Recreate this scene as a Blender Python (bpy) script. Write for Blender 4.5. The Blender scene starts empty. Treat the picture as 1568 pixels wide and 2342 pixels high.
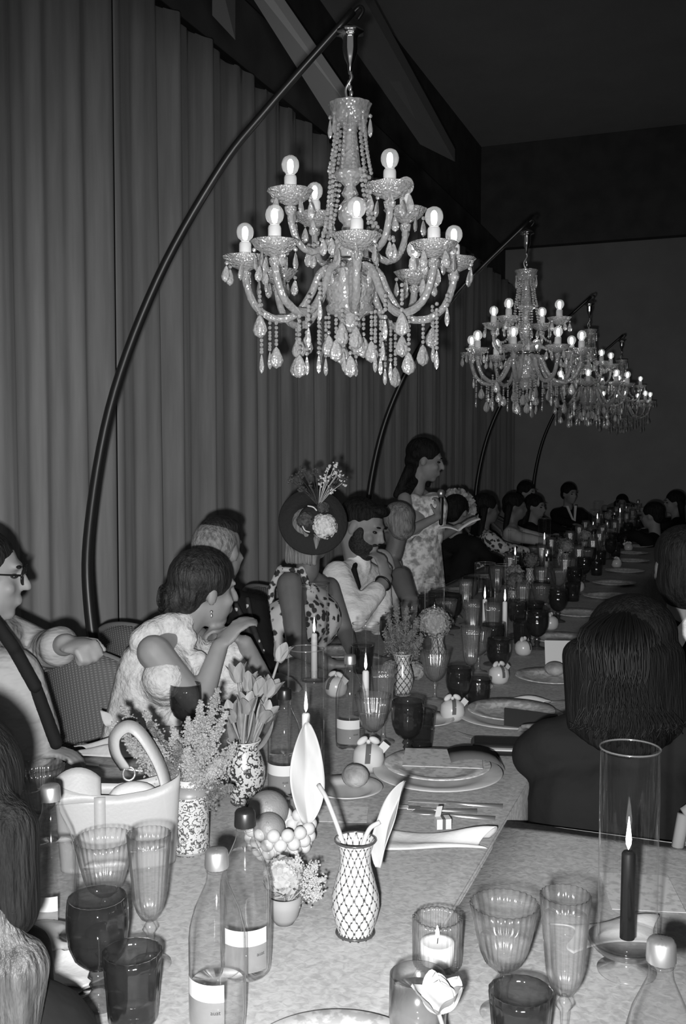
import bpy, bmesh, math, random
import numpy as np
from mathutils import Vector, Matrix, Euler

# ------------------------------------------------------------------ camera, world, flash
sc = bpy.context.scene
COL = sc.collection
PI = math.pi
CAM = Vector((0, 0, 1.58))
YAW, PITCH = math.radians(20.8), math.radians(3.3)
FPX = 2342 * 35 / 36
cam_d = bpy.data.cameras.new('camera')
cam = bpy.data.objects.new('camera', cam_d)
COL.objects.link(cam)
cam.location = CAM
cam.rotation_euler = (PI / 2 - PITCH, 0, YAW)
cam_d.sensor_fit = 'VERTICAL'
cam_d.sensor_height = 36
cam_d.sensor_width = 24.1
cam_d.lens = 35
cam_d.clip_start = 0.05
sc.camera = cam

world = bpy.data.worlds.new('world')
sc.world = world
world.use_nodes = True
world.node_tree.nodes['Background'].inputs[0].default_value = (1, 1, 1, 1)
world.node_tree.nodes['Background'].inputs[1].default_value = 0.15

CM = Euler(cam.rotation_euler).to_matrix()


def ray(px, py):
    return CM @ Vector(((px - 784) / FPX, (1171 - py) / FPX, -1.0))


# the camera's own flash, a little left of and below the lens
fl = bpy.data.lights.new('camera_flash', 'SPOT')
fl.energy = 400
fl.spot_size = math.radians(84)
fl.spot_blend = 1.0
fl.shadow_soft_size = 0.018
flo = bpy.data.objects.new('camera_flash', fl)
COL.objects.link(flo)
flo.location = CAM + CM @ Vector((-0.045, -0.065, -0.02))
flo.rotation_euler = ray(760, 1410).to_track_quat('-Z', 'Y').to_euler()

sc.cycles.transparent_max_bounces = 32
vs = sc.view_settings
vs.view_transform = 'Standard'
vs.look = 'None'
vs.gamma = 1
vs.exposure = 0.0
vs.use_curve_mapping = False

# ------------------------------------------------------------------ placing helpers
TZ = 0.76          # table height, cloth included


def on(px, py, z=TZ):
    """the place at height z that shows at this point of the photograph"""
    r = ray(px, py)
    t = (z - CAM.z) / r.z
    return CAM + r * t


def dep(px, py, d):
    return CAM + ray(px, py) * d


random.seed(7)
rnd = random.uniform


# ------------------------------------------------------------------ materials (film is black and white: greys)
def nt(name):
    m = bpy.data.materials.new(name)
    m.use_nodes = True
    t = m.node_tree
    return m, t, t.nodes, t.links, t.nodes['Principled BSDF']


def grey(v):
    return (v, v, v, 1)


def mat(name, v, rough=0.6, spec=0.3, v2=None, scale=20, detail=4, stretch=(1, 1, 1), bump=0, bscale=None,
        metal=0, lo=0.35, hi=0.65, sheen=0, bstretch=None, bdist=0.01):
    m, t, N, L, b = nt(name)
    b.inputs['Base Color'].default_value = grey(v)
    b.inputs['Roughness'].default_value = rough
    b.inputs['Specular IOR Level'].default_value = spec
    b.inputs['Metallic'].default_value = metal
    if sheen:
        b.inputs['Sheen Weight'].default_value = sheen
    if v2 is not None or bump:
        tc = N.new('ShaderNodeTexCoord')
        mp = N.new('ShaderNodeMapping')
        mp.inputs['Scale'].default_value = stretch
        L.new(tc.outputs['Object'], mp.inputs[0])
        nz = N.new('ShaderNodeTexNoise')
        nz.inputs['Scale'].default_value = scale
        nz.inputs['Detail'].default_value = detail
        L.new(mp.outputs[0], nz.inputs[0])
        if v2 is not None:
            cr = N.new('ShaderNodeValToRGB')
            cr.color_ramp.elements[0].position = lo
            cr.color_ramp.elements[1].position = hi
            cr.color_ramp.elements[0].color = grey(v)
            cr.color_ramp.elements[1].color = grey(v2)
            L.new(nz.outputs[0], cr.inputs[0])
            L.new(cr.outputs[0], b.inputs['Base Color'])
        if bump:
            n2 = nz
            if bscale:
                n2 = N.new('ShaderNodeTexNoise')
                n2.inputs['Scale'].default_value = bscale
                n2.inputs['Detail'].default_value = 3
                if bstretch:
                    mp2 = N.new('ShaderNodeMapping')
                    mp2.inputs['Scale'].default_value = bstretch
                    L.new(tc.outputs['Object'], mp2.inputs[0])
                    L.new(mp2.outputs[0], n2.inputs[0])
                else:
                    L.new(mp.outputs[0], n2.inputs[0])
            bp = N.new('ShaderNodeBump')
            bp.inputs['Strength'].default_value = bump
            bp.inputs['Distance'].default_value = bdist
            L.new(n2.outputs[0], bp.inputs['Height'])
            L.new(bp.outputs[0], b.inputs['Normal'])
    return m


def voro(name, v, v2, scale, rough=0.5, cut=(0.3, 0.4), feature='F1', bump=0, v3=None):
    """printed / mottled material from Voronoi cells"""
    m, t, N, L, b = nt(name)
    b.inputs['Roughness'].default_value = rough
    tc = N.new('ShaderNodeTexCoord')
    vo = N.new('ShaderNodeTexVoronoi')
    vo.feature = feature
    vo.inputs['Scale'].default_value = scale
    L.new(tc.outputs['Object'], vo.inputs[0])
    nz = N.new('ShaderNodeTexNoise')
    nz.inputs['Scale'].default_value = scale * 2.2
    L.new(tc.outputs['Object'], nz.inputs[0])
    ad = N.new('ShaderNodeMath')
    ad.operation = 'MULTIPLY_ADD'
    ad.inputs[1].default_value = 0.45
    L.new(nz.outputs[0], ad.inputs[0])
    L.new(vo.outputs['Distance'], ad.inputs[2])
    cr = N.new('ShaderNodeValToRGB')
    cr.color_ramp.elements[0].position = cut[0] + 0.22
    cr.color_ramp.elements[1].position = cut[1] + 0.22
    cr.color_ramp.elements[0].color = grey(v)
    cr.color_ramp.elements[1].color = grey(v2)
    if v3 is not None:
        e = cr.color_ramp.elements.new(min(cut[1] + 0.45, 0.98))
        e.color = grey(v3)
    L.new(ad.outputs[0], cr.inputs[0])
    L.new(cr.outputs[0], b.inputs['Base Color'])
    if bump:
        bp = N.new('ShaderNodeBump')
        bp.inputs['Strength'].default_value = bump
        bp.inputs['Distance'].default_value = 0.01
        L.new(ad.outputs[0], bp.inputs['Height'])
        L.new(bp.outputs[0], b.inputs['Normal'])
    return m


def thin_glass(name, mid, edge, rough=0.02, body=0.0, bodyv=0.8, ior=1.5, gloss=1.0, start=0.25):
    """blown glass wall: lets light through, darker where seen edge-on, mirror reflection by Fresnel"""
    m = bpy.data.materials.new(name)
    m.use_nodes = True
    t = m.node_tree
    N, L = t.nodes, t.links
    N.remove(N['Principled BSDF'])
    out = N['Material Output']
    lw = N.new('ShaderNodeLayerWeight')
    lw.inputs['Blend'].default_value = 0.35
    cr = N.new('ShaderNodeValToRGB')
    cr.color_ramp.elements[0].color = grey(mid)
    cr.color_ramp.elements[1].color = grey(edge)
    cr.color_ramp.elements[0].position = start
    cr.color_ramp.elements[1].position = 1.0
    L.new(lw.outputs['Facing'], cr.inputs[0])
    tr = N.new('ShaderNodeBsdfTransparent')
    L.new(cr.outputs[0], tr.inputs[0])
    gl = N.new('ShaderNodeBsdfGlossy')
    gl.inputs['Roughness'].default_value = rough
    gl.inputs['Color'].default_value = grey(gloss)
    lw2 = N.new('ShaderNodeLayerWeight')
    lw2.inputs['Blend'].default_value = 0.5
    pw = N.new('ShaderNodeMath')
    pw.operation = 'POWER'
    pw.inputs[1].default_value = 4.0
    L.new(lw2.outputs['Facing'], pw.inputs[0])
    fr = N.new('ShaderNodeMath')
    fr.operation = 'MULTIPLY_ADD'
    fr.inputs[1].default_value = 0.8
    fr.inputs[2].default_value = ((ior - 1) / (ior + 1)) ** 2
    L.new(pw.outputs[0], fr.inputs[0])
    mx = N.new('ShaderNodeMixShader')
    L.new(fr.outputs[0], mx.inputs[0])
    L.new(tr.outputs[0], mx.inputs[1])
    L.new(gl.outputs[0], mx.inputs[2])
    if body:
        df = N.new('ShaderNodeBsdfDiffuse')
        df.inputs[0].default_value = grey(bodyv)
        m2 = N.new('ShaderNodeMixShader')
        m2.inputs[0].default_value = body
        L.new(mx.outputs[0], m2.inputs[1])
        L.new(df.outputs[0], m2.inputs[2])
        mx = m2
    L.new(mx.outputs[0], out.inputs[0])
    return m


def emit(name, s):
    m = bpy.data.materials.new(name)
    m.use_nodes = True
    t = m.node_tree
    t.nodes.remove(t.nodes['Principled BSDF'])
    e = t.nodes.new('ShaderNodeEmission')
    e.inputs[1].default_value = s
    t.links.new(e.outputs[0], t.nodes['Material Output'].inputs[0])
    return m


M = {}
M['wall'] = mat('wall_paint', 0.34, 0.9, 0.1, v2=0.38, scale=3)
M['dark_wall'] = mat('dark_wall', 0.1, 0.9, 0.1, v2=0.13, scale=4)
M['ceiling'] = mat('ceiling_paint', 0.65, 0.9, 0.1, v2=0.7, scale=2)
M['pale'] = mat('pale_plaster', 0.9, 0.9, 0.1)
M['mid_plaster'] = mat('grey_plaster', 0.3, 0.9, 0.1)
M['floor'] = mat('floor_stone', 0.1, 0.5, 0.3, v2=0.14, scale=3)
M['curtain'] = mat('curtain_velvet', 0.25, 0.9, 0.05, v2=0.31, scale=3, stretch=(8, 8, 0.6), sheen=0.15)
M['black_metal'] = mat('black_metal', 0.012, 0.35, 0.5)
M['chrome'] = mat('chrome', 0.75, 0.12, 0.5, metal=1)
M['steel'] = mat('steel', 0.7, 0.35, 0.5, metal=0.9)
M['white'] = mat('white_glaze', 0.45, 0.25, 0.4)
M['sleeve'] = mat('white_sleeve', 0.85, 0.6)
M['paper'] = mat('paper', 0.5, 0.8, 0.1)
M['card'] = mat('grey_card', 0.09, 0.8, 0.1)
M['cloth'] = None
M['linen'] = mat('linen', 0.5, 0.9, 0.05, v2=0.58, scale=40, bump=0.2)
M['napkin'] = mat('white_napkin', 0.5, 0.9, 0.05, bump=0.3, scale=30)
M['clear'] = thin_glass('clear_glass', 0.98, 0.3, 0.14, body=0.022)
M['bottle'] = thin_glass('bottle_glass', 0.97, 0.12, 0.05, body=0.004, start=0.45)
M['tube'] = thin_glass('hurricane_glass', 0.985, 0.7, 0.06, ior=1.4, start=0.6, body=0.0015)
M['smoke'] = thin_glass('smoked_glass', 0.64, 0.15, 0.06, body=0.03, bodyv=0.2)


def cut_glass(name, body, gl_rough, glossy, bump, bscale):
    """lead crystal: refraction, a rough sparkle and a little milkiness, cut pattern as relief"""
    m = bpy.data.materials.new(name)
    m.use_nodes = True
    t = m.node_tree
    N, L = t.nodes, t.links
    N.remove(N['Principled BSDF'])
    g = N.new('ShaderNodeBsdfGlass')
    g.inputs['IOR'].default_value = 1.55
    g.inputs['Roughness'].default_value = gl_rough
    g.inputs['Color'].default_value = grey(0.95)
    r = N.new('ShaderNodeBsdfGlossy')
    r.inputs['Roughness'].default_value = 0.2
    d = N.new('ShaderNodeBsdfDiffuse')
    d.inputs[0].default_value = grey(0.9)
    a = N.new('ShaderNodeMixShader')
    a.inputs[0].default_value = glossy
    L.new(g.outputs[0], a.inputs[1])
    L.new(r.outputs[0], a.inputs[2])
    b_ = N.new('ShaderNodeMixShader')
    b_.inputs[0].default_value = body
    L.new(a.outputs[0], b_.inputs[1])
    L.new(d.outputs[0], b_.inputs[2])
    tc = N.new('ShaderNodeTexCoord')
    vo = N.new('ShaderNodeTexVoronoi')
    vo.inputs['Scale'].default_value = bscale
    L.new(tc.outputs['Object'], vo.inputs[0])
    bp = N.new('ShaderNodeBump')
    bp.inputs['Strength'].default_value = bump
    bp.inputs['Distance'].default_value = 0.006
    L.new(vo.outputs['Distance'], bp.inputs['Height'])
    for q in (g, r, d):
        L.new(bp.outputs[0], q.inputs['Normal'])
    L.new(b_.outputs[0], N['Material Output'].inputs[0])
    return m


M['crystal'] = cut_glass('crystal', 0.3, 0.02, 0.25, 0.5, 90)
M['pan_glass'] = cut_glass('cut_pan_glass', 0.33, 0.02, 0.25, 0.9, 130)
M['facet'] = cut_glass('cut_crystal', 0.27, 0.0, 0.3, 0.35, 110)
M['water'] = thin_glass('water', 0.985, 0.8, 0.02, ior=1.33, start=0.4)
M['drink'] = thin_glass('drink', 0.55, 0.35, 0.05, body=0.2, bodyv=0.35, ior=1.33)
M['bulb_glass'] = thin_glass('bulb_glass', 0.95, 0.6, 0.02, body=0.12, bodyv=0.9)
M['filament'] = emit('filament_glow', 14)
M['flame'] = emit('flame', 5)
M['wax'] = mat('white_wax', 0.75, 0.5)
M['black_wax'] = mat('black_wax', 0.005, 0.5, 0.15)
M['black_plastic'] = mat('black_plastic', 0.012, 0.35, 0.5)
M['leaf'] = mat('leaf', 0.12, 0.55, 0.3, v2=0.2, scale=30)
M['stem'] = mat('stem', 0.22, 0.5, 0.3)
M['fluff'] = mat('feather_flower', 0.2, 0.8, 0.1, v2=0.5, scale=40)
M['petal'] = mat('white_petal', 0.34, 0.55, 0.2, v2=0.26, scale=14, stretch=(1, 1, 0.25), bump=0.25, bdist=0.006)
M['tulip'] = mat('tulip_petal', 0.26, 0.5, 0.3, v2=0.13, scale=35, stretch=(1, 1, 0.2))
M['leather'] = mat('white_leather', 0.29, 0.45, 0.35, bump=0.06, scale=150)
M['orange'] = mat('orange_peel', 0.17, 0.45, 0.35, v2=0.2, scale=30, bump=0.15, bscale=220)
M['terracotta'] = mat('clay', 0.22, 0.7, 0.2)
M['bread'] = mat('bread', 0.15, 0.8, 0.1, v2=0.36, scale=18, bump=0.6, bscale=45)
M['dark_card'] = mat('black_leather', 0.012, 0.4, 0.4)


# ------------------------------------------------------------------ mesh collecting
class MB:
    def __init__(self):
        self.v, self.f, self.sm = [], [], []

    def add(self, vs_, fs, smooth=True):
        o = len(self.v)
        self.v += [tuple(p) for p in vs_]
        self.f += [tuple(i + o for i in q) for q in fs]
        self.sm += [smooth] * len(fs)
        return self

    def box(self, c, s, rot=None):
        x, y, z = s[0] / 2, s[1] / 2, s[2] / 2
        p = [Vector(q) for q in ((-x, -y, -z), (x, -y, -z), (x, y, -z), (-x, y, -z), (-x, -y, z), (x, -y, z), (x, y, z), (-x, y, z))]
        if rot is not None:
            p = [rot @ q for q in p]
        c = Vector(c)
        return self.add([q + c for q in p], [(3, 2, 1, 0), (4, 5, 6, 7), (0, 1, 5, 4), (1, 2, 6, 5), (2, 3, 7, 6), (3, 0, 4, 7)], False)

    def lathe(self, prof, n=24, c=(0, 0, 0), rib=None, smooth=True, m=None, capb=False, capt=False):
        vs_, fs = [], []
        for k, (r, z) in enumerate(prof):
            for i in range(n):
                a = 2 * PI * i / n
                rr = r * (rib(a, k) if rib else 1)
                vs_.append(Vector((rr * math.cos(a), rr * math.sin(a), z)))
        for k in range(len(prof) - 1):
            for i in range(n):
                j = (i + 1) % n
                fs.append((k * n + i, k * n + j, (k + 1) * n + j, (k + 1) * n + i))
        if capb:
            fs.append(tuple(range(n))[::-1])
        if capt:
            fs.append(tuple((len(prof) - 1) * n + i for i in range(n)))
        if m is not None:
            vs_ = [m @ q for q in vs_]
        c = Vector(c)
        return self.add([q + c for q in vs_], fs, smooth)

    def tube(self, pts, rad, n=8, smooth=True, cap=True, flat=None):
        pts = [Vector(p) for p in pts]
        if not hasattr(rad, '__len__'):
            rad = [rad] * len(pts)
        vs_, fs = [], []
        up = None
        for i, p in enumerate(pts):
            d = pts[min(i + 1, len(pts) - 1)] - pts[max(i - 1, 0)]
            if d.length < 1e-9:
                d = Vector((0, 0, 1))
            d.normalize()
            if up is None:
                up = d.orthogonal().normalized()
            else:
                up = (up - d * up.dot(d))
                up = up.normalized() if up.length > 1e-6 else d.orthogonal().normalized()
            w = d.cross(up)
            for k in range(n):
                a = 2 * PI * k / n
                vs_.append(p + (up * math.cos(a) + w * math.sin(a) * (flat or 1)) * rad[i])
        for i in range(len(pts) - 1):
            for k in range(n):
                j = (k + 1) % n
                fs.append((i * n + k, i * n + j, (i + 1) * n + j, (i + 1) * n + k))
        if cap:
            fs.append(tuple(range(n))[::-1])
            fs.append(tuple((len(pts) - 1) * n + k for k in range(n)))
        return self.add(vs_, fs, smooth)

    def ell(self, c, r, rot=None, n=12, m=8, smooth=True):
        if not hasattr(r, '__len__'):
            r = (r, r, r)
        vs_, fs = [], []
        for k in range(1, m):
            t = PI * k / m
            for i in range(n):
                a = 2 * PI * i / n
                vs_.append(Vector((r[0] * math.sin(t) * math.cos(a), r[1] * math.sin(t) * math.sin(a), r[2] * math.cos(t))))
        vs_ += [Vector((0, 0, r[2])), Vector((0, 0, -r[2]))]
        T, B = len(vs_) - 2, len(vs_) - 1
        for k in range(m - 2):
            for i in range(n):
                j = (i + 1) % n
                fs.append((k * n + j, k * n + i, (k + 1) * n + i, (k + 1) * n + j))
        for i in range(n):
            j = (i + 1) % n
            fs.append((T, i, j))
            fs.append((B, (m - 2) * n + j, (m - 2) * n + i))
        if rot is not None:
            vs_ = [rot @ q for q in vs_]
        c = Vector(c)
        return self.add([q + c for q in vs_], fs, smooth)

    def grid(self, nu, nv, fn, smooth=True, closed=False):
        vs_ = [Vector(fn(i / (nu - 1), j / (nv - 1))) for i in range(nu) for j in range(nv)]
        fs = [(i * nv + j, (i + 1) * nv + j, (i + 1) * nv + j + 1, i * nv + j + 1) for i in range(nu - 1) for j in range(nv - 1)]
        return self.add(vs_, fs, smooth)

    def prism(self, pts, z0, z1, m=None):
        n = len(pts)
        vs_ = [Vector((x, y, z0)) for x, y in pts] + [Vector((x, y, z1)) for x, y in pts]
        fs = [tuple(range(n))[::-1], tuple(range(n, 2 * n))] + [(i, (i + 1) % n, n + (i + 1) % n, n + i) for i in range(n)]
        if m is not None:
            vs_ = [m @ q for q in vs_]
        return self.add(vs_, fs, False)

    def limb(self, a, b, ra, rb, n=10):
        """rounded cone, for bodies that are fused afterwards"""
        a, b = Vector(a), Vector(b)
        d = (b - a)
        L_ = d.length
        if L_ < 1e-5:
            return self.ell(a, ra)
        q = d.to_track_quat('Z', 'Y').to_matrix()
        prof = [(0.001, -ra)]
        for k in range(1, 4):
            t = PI / 2 * k / 4
            prof.append((ra * math.sin(t), -ra * math.cos(t)))
        prof += [(ra, 0), (rb, L_)]
        for k in range(3, 0, -1):
            t = PI / 2 * k / 4
            prof.append((rb * math.sin(t), L_ + rb * math.cos(t)))
        prof.append((0.001, L_ + rb))
        return self.lathe(prof, n, a, m=q, capb=True, capt=True)

    def mesh(self, name):
        me = bpy.data.meshes.new(name)
        me.from_pydata([tuple(p) for p in self.v], [], self.f)
        me.polygons.foreach_set('use_smooth', self.sm)
        me.update()
        return me

    def build(self, name, m, parent=None, mods=None):
        return put(name, self.mesh(name), m, parent)


def put(name, me, m, parent=None):
    o = bpy.data.objects.new(name, me)
    COL.objects.link(o)
    if isinstance(m, str):
        m = M[m]
    if m and not me.materials:
        me.materials.append(m)
    if parent:
        o.parent = parent
    return o


def tag(o, label=None, cat=None, group=None, kind=None):
    if label:
        o['label'] = label
    if cat:
        o['category'] = cat
    if group:
        o['group'] = group
    if kind:
        o['kind'] = kind
    return o


def thing(name, label, cat, loc=(0, 0, 0), rz=0, group=None):
    o = bpy.data.objects.new(name, None)
    o.empty_display_size = 0.05
    COL.objects.link(o)
    o.location = loc
    o.rotation_euler = (0, 0, rz)
    return tag(o, label, cat, group)


def copy_tree(o, parent=None):
    c = o.copy()
    COL.objects.link(c)
    if parent:
        c.parent = parent
    for ch in o.children:
        copy_tree(ch, c)
    return c


USED = set()


def place(proto, loc, rz=0, label=None, group=None, s=1, tilt=None):
    """first use moves the thing itself, later uses copy it with its parts"""
    if proto.name in USED:
        o = copy_tree(proto)
    else:
        o = proto
        USED.add(proto.name)
    o.location = loc
    o.rotation_euler = (tilt[0], tilt[1], rz) if tilt else (0, 0, rz)
    o.scale = (s, s, s)
    if label:
        o['label'] = label
    if group:
        o['group'] = group
    elif 'group' in o.keys():
        del o['group']
    return o


def struct(name, mb, m, parent=None):
    o = mb.build(name, m, parent)
    if not parent:
        o['kind'] = 'structure'
    return o


def spline(pts, n=40):
    """Catmull-Rom through points"""
    P = [Vector(p) for p in pts]
    P = [P[0] * 2 - P[1]] + P + [P[-1] * 2 - P[-2]]
    out = []
    segs = len(P) - 3
    for k in range(n + 1):
        u = k / n * segs
        i = min(int(u), segs - 1)
        t = u - i
        a, b, c, d = P[i:i + 4]
        out.append(0.5 * ((2 * b) + (c - a) * t + (2 * a - 5 * b + 4 * c - d) * t * t + (3 * b - a - 3 * c + d) * t ** 3))
    return out


# ------------------------------------------------------------------ the hall
CX = -2.9      # curtain line
YE = 14.2      # end wall
ZC = 4.47
struct('floor', MB().box((1.5, 6.6, -0.05), (11, 16, 0.1)), 'floor')
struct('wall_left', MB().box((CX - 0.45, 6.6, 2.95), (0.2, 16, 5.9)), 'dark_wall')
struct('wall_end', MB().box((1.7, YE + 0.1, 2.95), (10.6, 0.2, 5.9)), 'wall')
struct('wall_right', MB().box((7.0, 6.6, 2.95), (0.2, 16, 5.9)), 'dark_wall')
struct('ceiling', MB().box((1.5, 6.6, 5.95), (11, 16, 0.1)), 'ceiling')
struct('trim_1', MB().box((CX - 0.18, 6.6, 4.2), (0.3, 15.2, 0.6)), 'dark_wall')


def slab(name, quad, h, m):
    """plaster strip under the ceiling, given by the corners of its underside"""
    P = [on(*q) for q in quad]
    c = sum(P, Vector()) / len(P)
    mb = MB()
    n = len(P)
    mb.add([p - c for p in P] + [p - c + Vector((0, 0, h)) for p in P],
           [tuple(range(n)), tuple(range(n, 2 * n))[::-1]] + [(i, (i + 1) % n, n + (i + 1) % n, n + i) for i in range(n)], False)
    o = struct(name, mb, m)
    o.location = c
    return o


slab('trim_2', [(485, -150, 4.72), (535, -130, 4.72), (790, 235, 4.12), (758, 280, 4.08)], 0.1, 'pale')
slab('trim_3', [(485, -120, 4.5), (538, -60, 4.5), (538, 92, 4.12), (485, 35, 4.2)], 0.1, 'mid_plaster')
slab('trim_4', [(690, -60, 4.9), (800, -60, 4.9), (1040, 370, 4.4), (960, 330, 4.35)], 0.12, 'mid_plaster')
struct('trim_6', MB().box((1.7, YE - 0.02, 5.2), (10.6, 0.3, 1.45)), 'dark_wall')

# curtain: hung in panels, deep uneven folds
ph = [rnd(0, 6.3) for _ in range(6)]


def curtain_x(y, z):
    g = 1.0 - 0.35 * z / 3.9
    w = 0.10 * math.sin(y * 1.3 + ph[5])
    a = math.sin(y * 29 + 2.2 * math.sin(y * 2.1 + ph[0]) + ph[1])
    b = math.sin(y * 17 + 1.7 * math.sin(y * 3.3 + ph[2]) + 0.12 * z + ph[3])
    c = math.sin(y * 53 + 3 * math.sin(y * 1.7) + ph[4])
    a2 = 1 - 2 * abs(math.sin((y * 14.5 + 1.1 * math.sin(y * 2.1 + ph[0]) + ph[1])))
    return 0.02 * a2 * g + 0.028 * b + 0.008 * c * g + w * 0.12


yp = [-1.0, 1.6, 4.15, 6.75, 9.3, 11.8, 14.05]
for k in range(6):
    y0, y1 = yp[k], yp[k + 1]
    nu = int((y1 - y0) / 0.011)
    t = thing('curtain', 'floor-length grey curtain panel with deep folds along the side wall', 'curtain',
              (CX + 0.12, (y0 + y1) / 2, 0), group='curtain panels along the side wall')
    mb = MB()
    mb.grid(nu, 14, lambda u, v: (curtain_x(y0 + (y1 - y0) * u, 3.93 * v), (y1 - y0 - 0.012) * (u - 0.5), 0.02 + 3.9 * v))
    o = mb.build('drape', 'curtain', t)
    md = o.modifiers.new('thick', 'SOLIDIFY')
    md.thickness = 0.004
    MB().box((-0.03, 0, 3.93), (0.05, y1 - y0 - 0.012, 0.03)).build('rail', 'black_metal', t)

# ------------------------------------------------------------------ tables
def damask():
    m, t, N, L, b = nt('damask_cloth')
    b.inputs['Roughness'].default_value = 0.75
    b.inputs['Specular IOR Level'].default_value = 0.2
    tc = N.new('ShaderNodeTexCoord')
    n1 = N.new('ShaderNodeTexNoise')
    n1.inputs['Scale'].default_value = 75
    n1.inputs['Detail'].default_value = 5
    n1.inputs['Distortion'].default_value = 0.7
    n2 = N.new('ShaderNodeTexNoise')
    n2.inputs['Scale'].default_value = 5
    n2.inputs['Detail'].default_value = 3
    for q in (n1, n2):
        L.new(tc.outputs['Object'], q.inputs[0])
    ad = N.new('ShaderNodeMath')
    ad.operation = 'MULTIPLY_ADD'
    ad.inputs[1].default_value = 0.35
    L.new(n2.outputs[0], ad.inputs[0])
    L.new(n1.outputs[0], ad.inputs[2])
    cr = N.new('ShaderNodeValToRGB')
    cr.color_ramp.elements[0].position = 0.5
    cr.color_ramp.elements[1].position = 0.8
    cr.color_ramp.elements[0].color = grey(0.28)
    cr.color_ramp.elements[1].color = grey(0.4)
    L.new(ad.outputs[0], cr.inputs[0])
    L.new(cr.outputs[0], b.inputs['Base Color'])
    bp = N.new('ShaderNodeBump')
    bp.inputs['Strength'].default_value = 0.25
    bp.inputs['Distance'].default_value = 0.004
    L.new(ad.outputs[0], bp.inputs['Height'])
    L.new(bp.outputs[0], b.inputs['Normal'])
    return m


M['cloth'] = damask()
M['wood'] = mat('table_wood', 0.12, 0.6, v2=0.18, scale=8, stretch=(1, 8, 8))
XL, XR = -1.62, -0.44        # long table sides
YN, YC = 1.03, 2.18          # near edge, inner corner
YF = 12.9


def banquet_table(name, label, x0, x1, y0, y1):
    cx, cy = (x0 + x1) / 2, (y0 + y1) / 2
    t = thing(name, label, 'table', (cx, cy, 0))
    w, d = x1 - x0, y1 - y0
    MB().box((0, 0, 0.735), (w - 0.02, d - 0.02, 0.03)).build('tabletop', 'wood', t)
    nrow = max(2, int(d / 1.8) + 1)
    for i in range(nrow):
        for s in (-1, 1):
            yy = -d / 2 + 0.15 + (d - 0.3) * i / (nrow - 1)
            MB().box((s * (w / 2 - 0.12), yy, 0.36), (0.05, 0.05, 0.72)).build('leg', 'wood', t)
    return t


def cloth(name, label, x0, x1, y0, y1, drop, z=TZ):
    cx, cy = (x0 + x1) / 2, (y0 + y1) / 2
    t = MB()
    w, d = x1 - x0, y1 - y0
    # top
    nx, ny = 24, max(24, int(d / 0.12))
    t.grid(nx, ny, lambda u, v: (w * (u - 0.5), d * (v - 0.5), z - 0.0015 + 0.0012 * math.sin(9 * u + 13 * v * d)))
    # skirts
    def skirt(side):
        def fn(u, v):
            zz = z - 0.001 - drop * v
            if side in ('l', 'r'):
                s = -1 if side == 'l' else 1
                yy = d * (u - 0.5)
                off = 0.008 + 0.03 * v * (1 + math.sin(yy * 17 + 2 * math.sin(yy * 3)))
                return (s * (w / 2 + off - 0.008), yy, zz)
            s = -1 if side == 'n' else 1
            xx = w * (u - 0.5)
            off = 0.008 + 0.03 * v * (1 + math.sin(xx * 17 + 2 * math.sin(xx * 3)))
            return (xx, s * (d / 2 + off - 0.008), zz)
        return fn
    for side in 'lrnf':
        n = max(30, int((d if side in 'lr' else w) / 0.05))
        t.grid(n, 6, skirt(side))
    o = t.build(name, 'cloth')
    o.location = (cx, cy, 0)
    tag(o, label, 'tablecloth')
    md = o.modifiers.new('thick', 'SOLIDIFY')
    md.thickness = 0.003
    md.offset = -1
    return o


banquet_table('banquet_table', 'long banquet table running away beside the curtain, under a pale damask cloth', XL, XR, YN, YF)
cloth('tablecloth', 'pale damask cloth over the long banquet table beside the curtain', XL, XR, YN, YF, 0.5)
banquet_table('banquet_table', 'short cross table joined at a right angle to the long table', XR + 0.012, 2.2, YN, YC)
cloth('tablecloth', 'pale damask cloth over the short cross table with the tall black candle', XR + 0.006, 2.2, YN, YC, 0.5, TZ + 0.001)

# ------------------------------------------------------------------ arc stands and chandeliers
CHX, CHY, CHS = -1.071, 2.88, 2.9
arc = spline([(-1.80, 0.02), (-1.90, 0.42), (-1.964, 0.676), (-1.998, 0.81), (-2.029, 1.037), (-2.026, 1.325), (-1.985, 1.535), (-1.929, 1.756),
              (-1.85, 1.944), (-1.746, 2.154), (-1.63, 2.328), (-1.517, 2.484), (-1.348, 2.655), (-1.214, 2.78), (-1.07, 2.905)] and
             [(x, 0, z) for x, z in [(-1.80, 0.02), (-1.90, 0.42), (-1.964, 0.676), (-2.029, 1.037), (-2.026, 1.325), (-1.929, 1.756),
              (-1.746, 2.154), (-1.517, 2.484), (-1.348, 2.655), (-1.06, 2.91)]], 60)
stand = thing('arc_stand', 'tall curved black floor stand holding the nearest big chandelier', 'lamp stand', (-1.80, CHY, 0))
BX = Vector((-1.80, 0, 0))
MB().tube([p - BX for p in arc], [0.024 - 0.012 * i / 60 for i in range(61)], 12).build('pole', 'black_metal', stand)
MB().lathe([(0.001, 0), (0.17, 0), (0.17, 0.012), (0.16, 0.02), (0.03, 0.022), (0.028, 0.06), (0.001, 0.06)], 32, (0, 0, 0)).build('base', 'black_metal', stand)
e = arc[-1] - BX
hk = MB()
hk.tube(spline([e + Vector((0, 0, -0.005)), e + Vector((0.02, 0, 0.008)), e + Vector((0.03, 0, -0.006)), e + Vector((0.012, 0, -0.03))], 12), 0.006, 6)
hk.build('hook', 'black_metal', stand)

Z0 = 1.807   # lowest crystal above the floor


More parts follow.
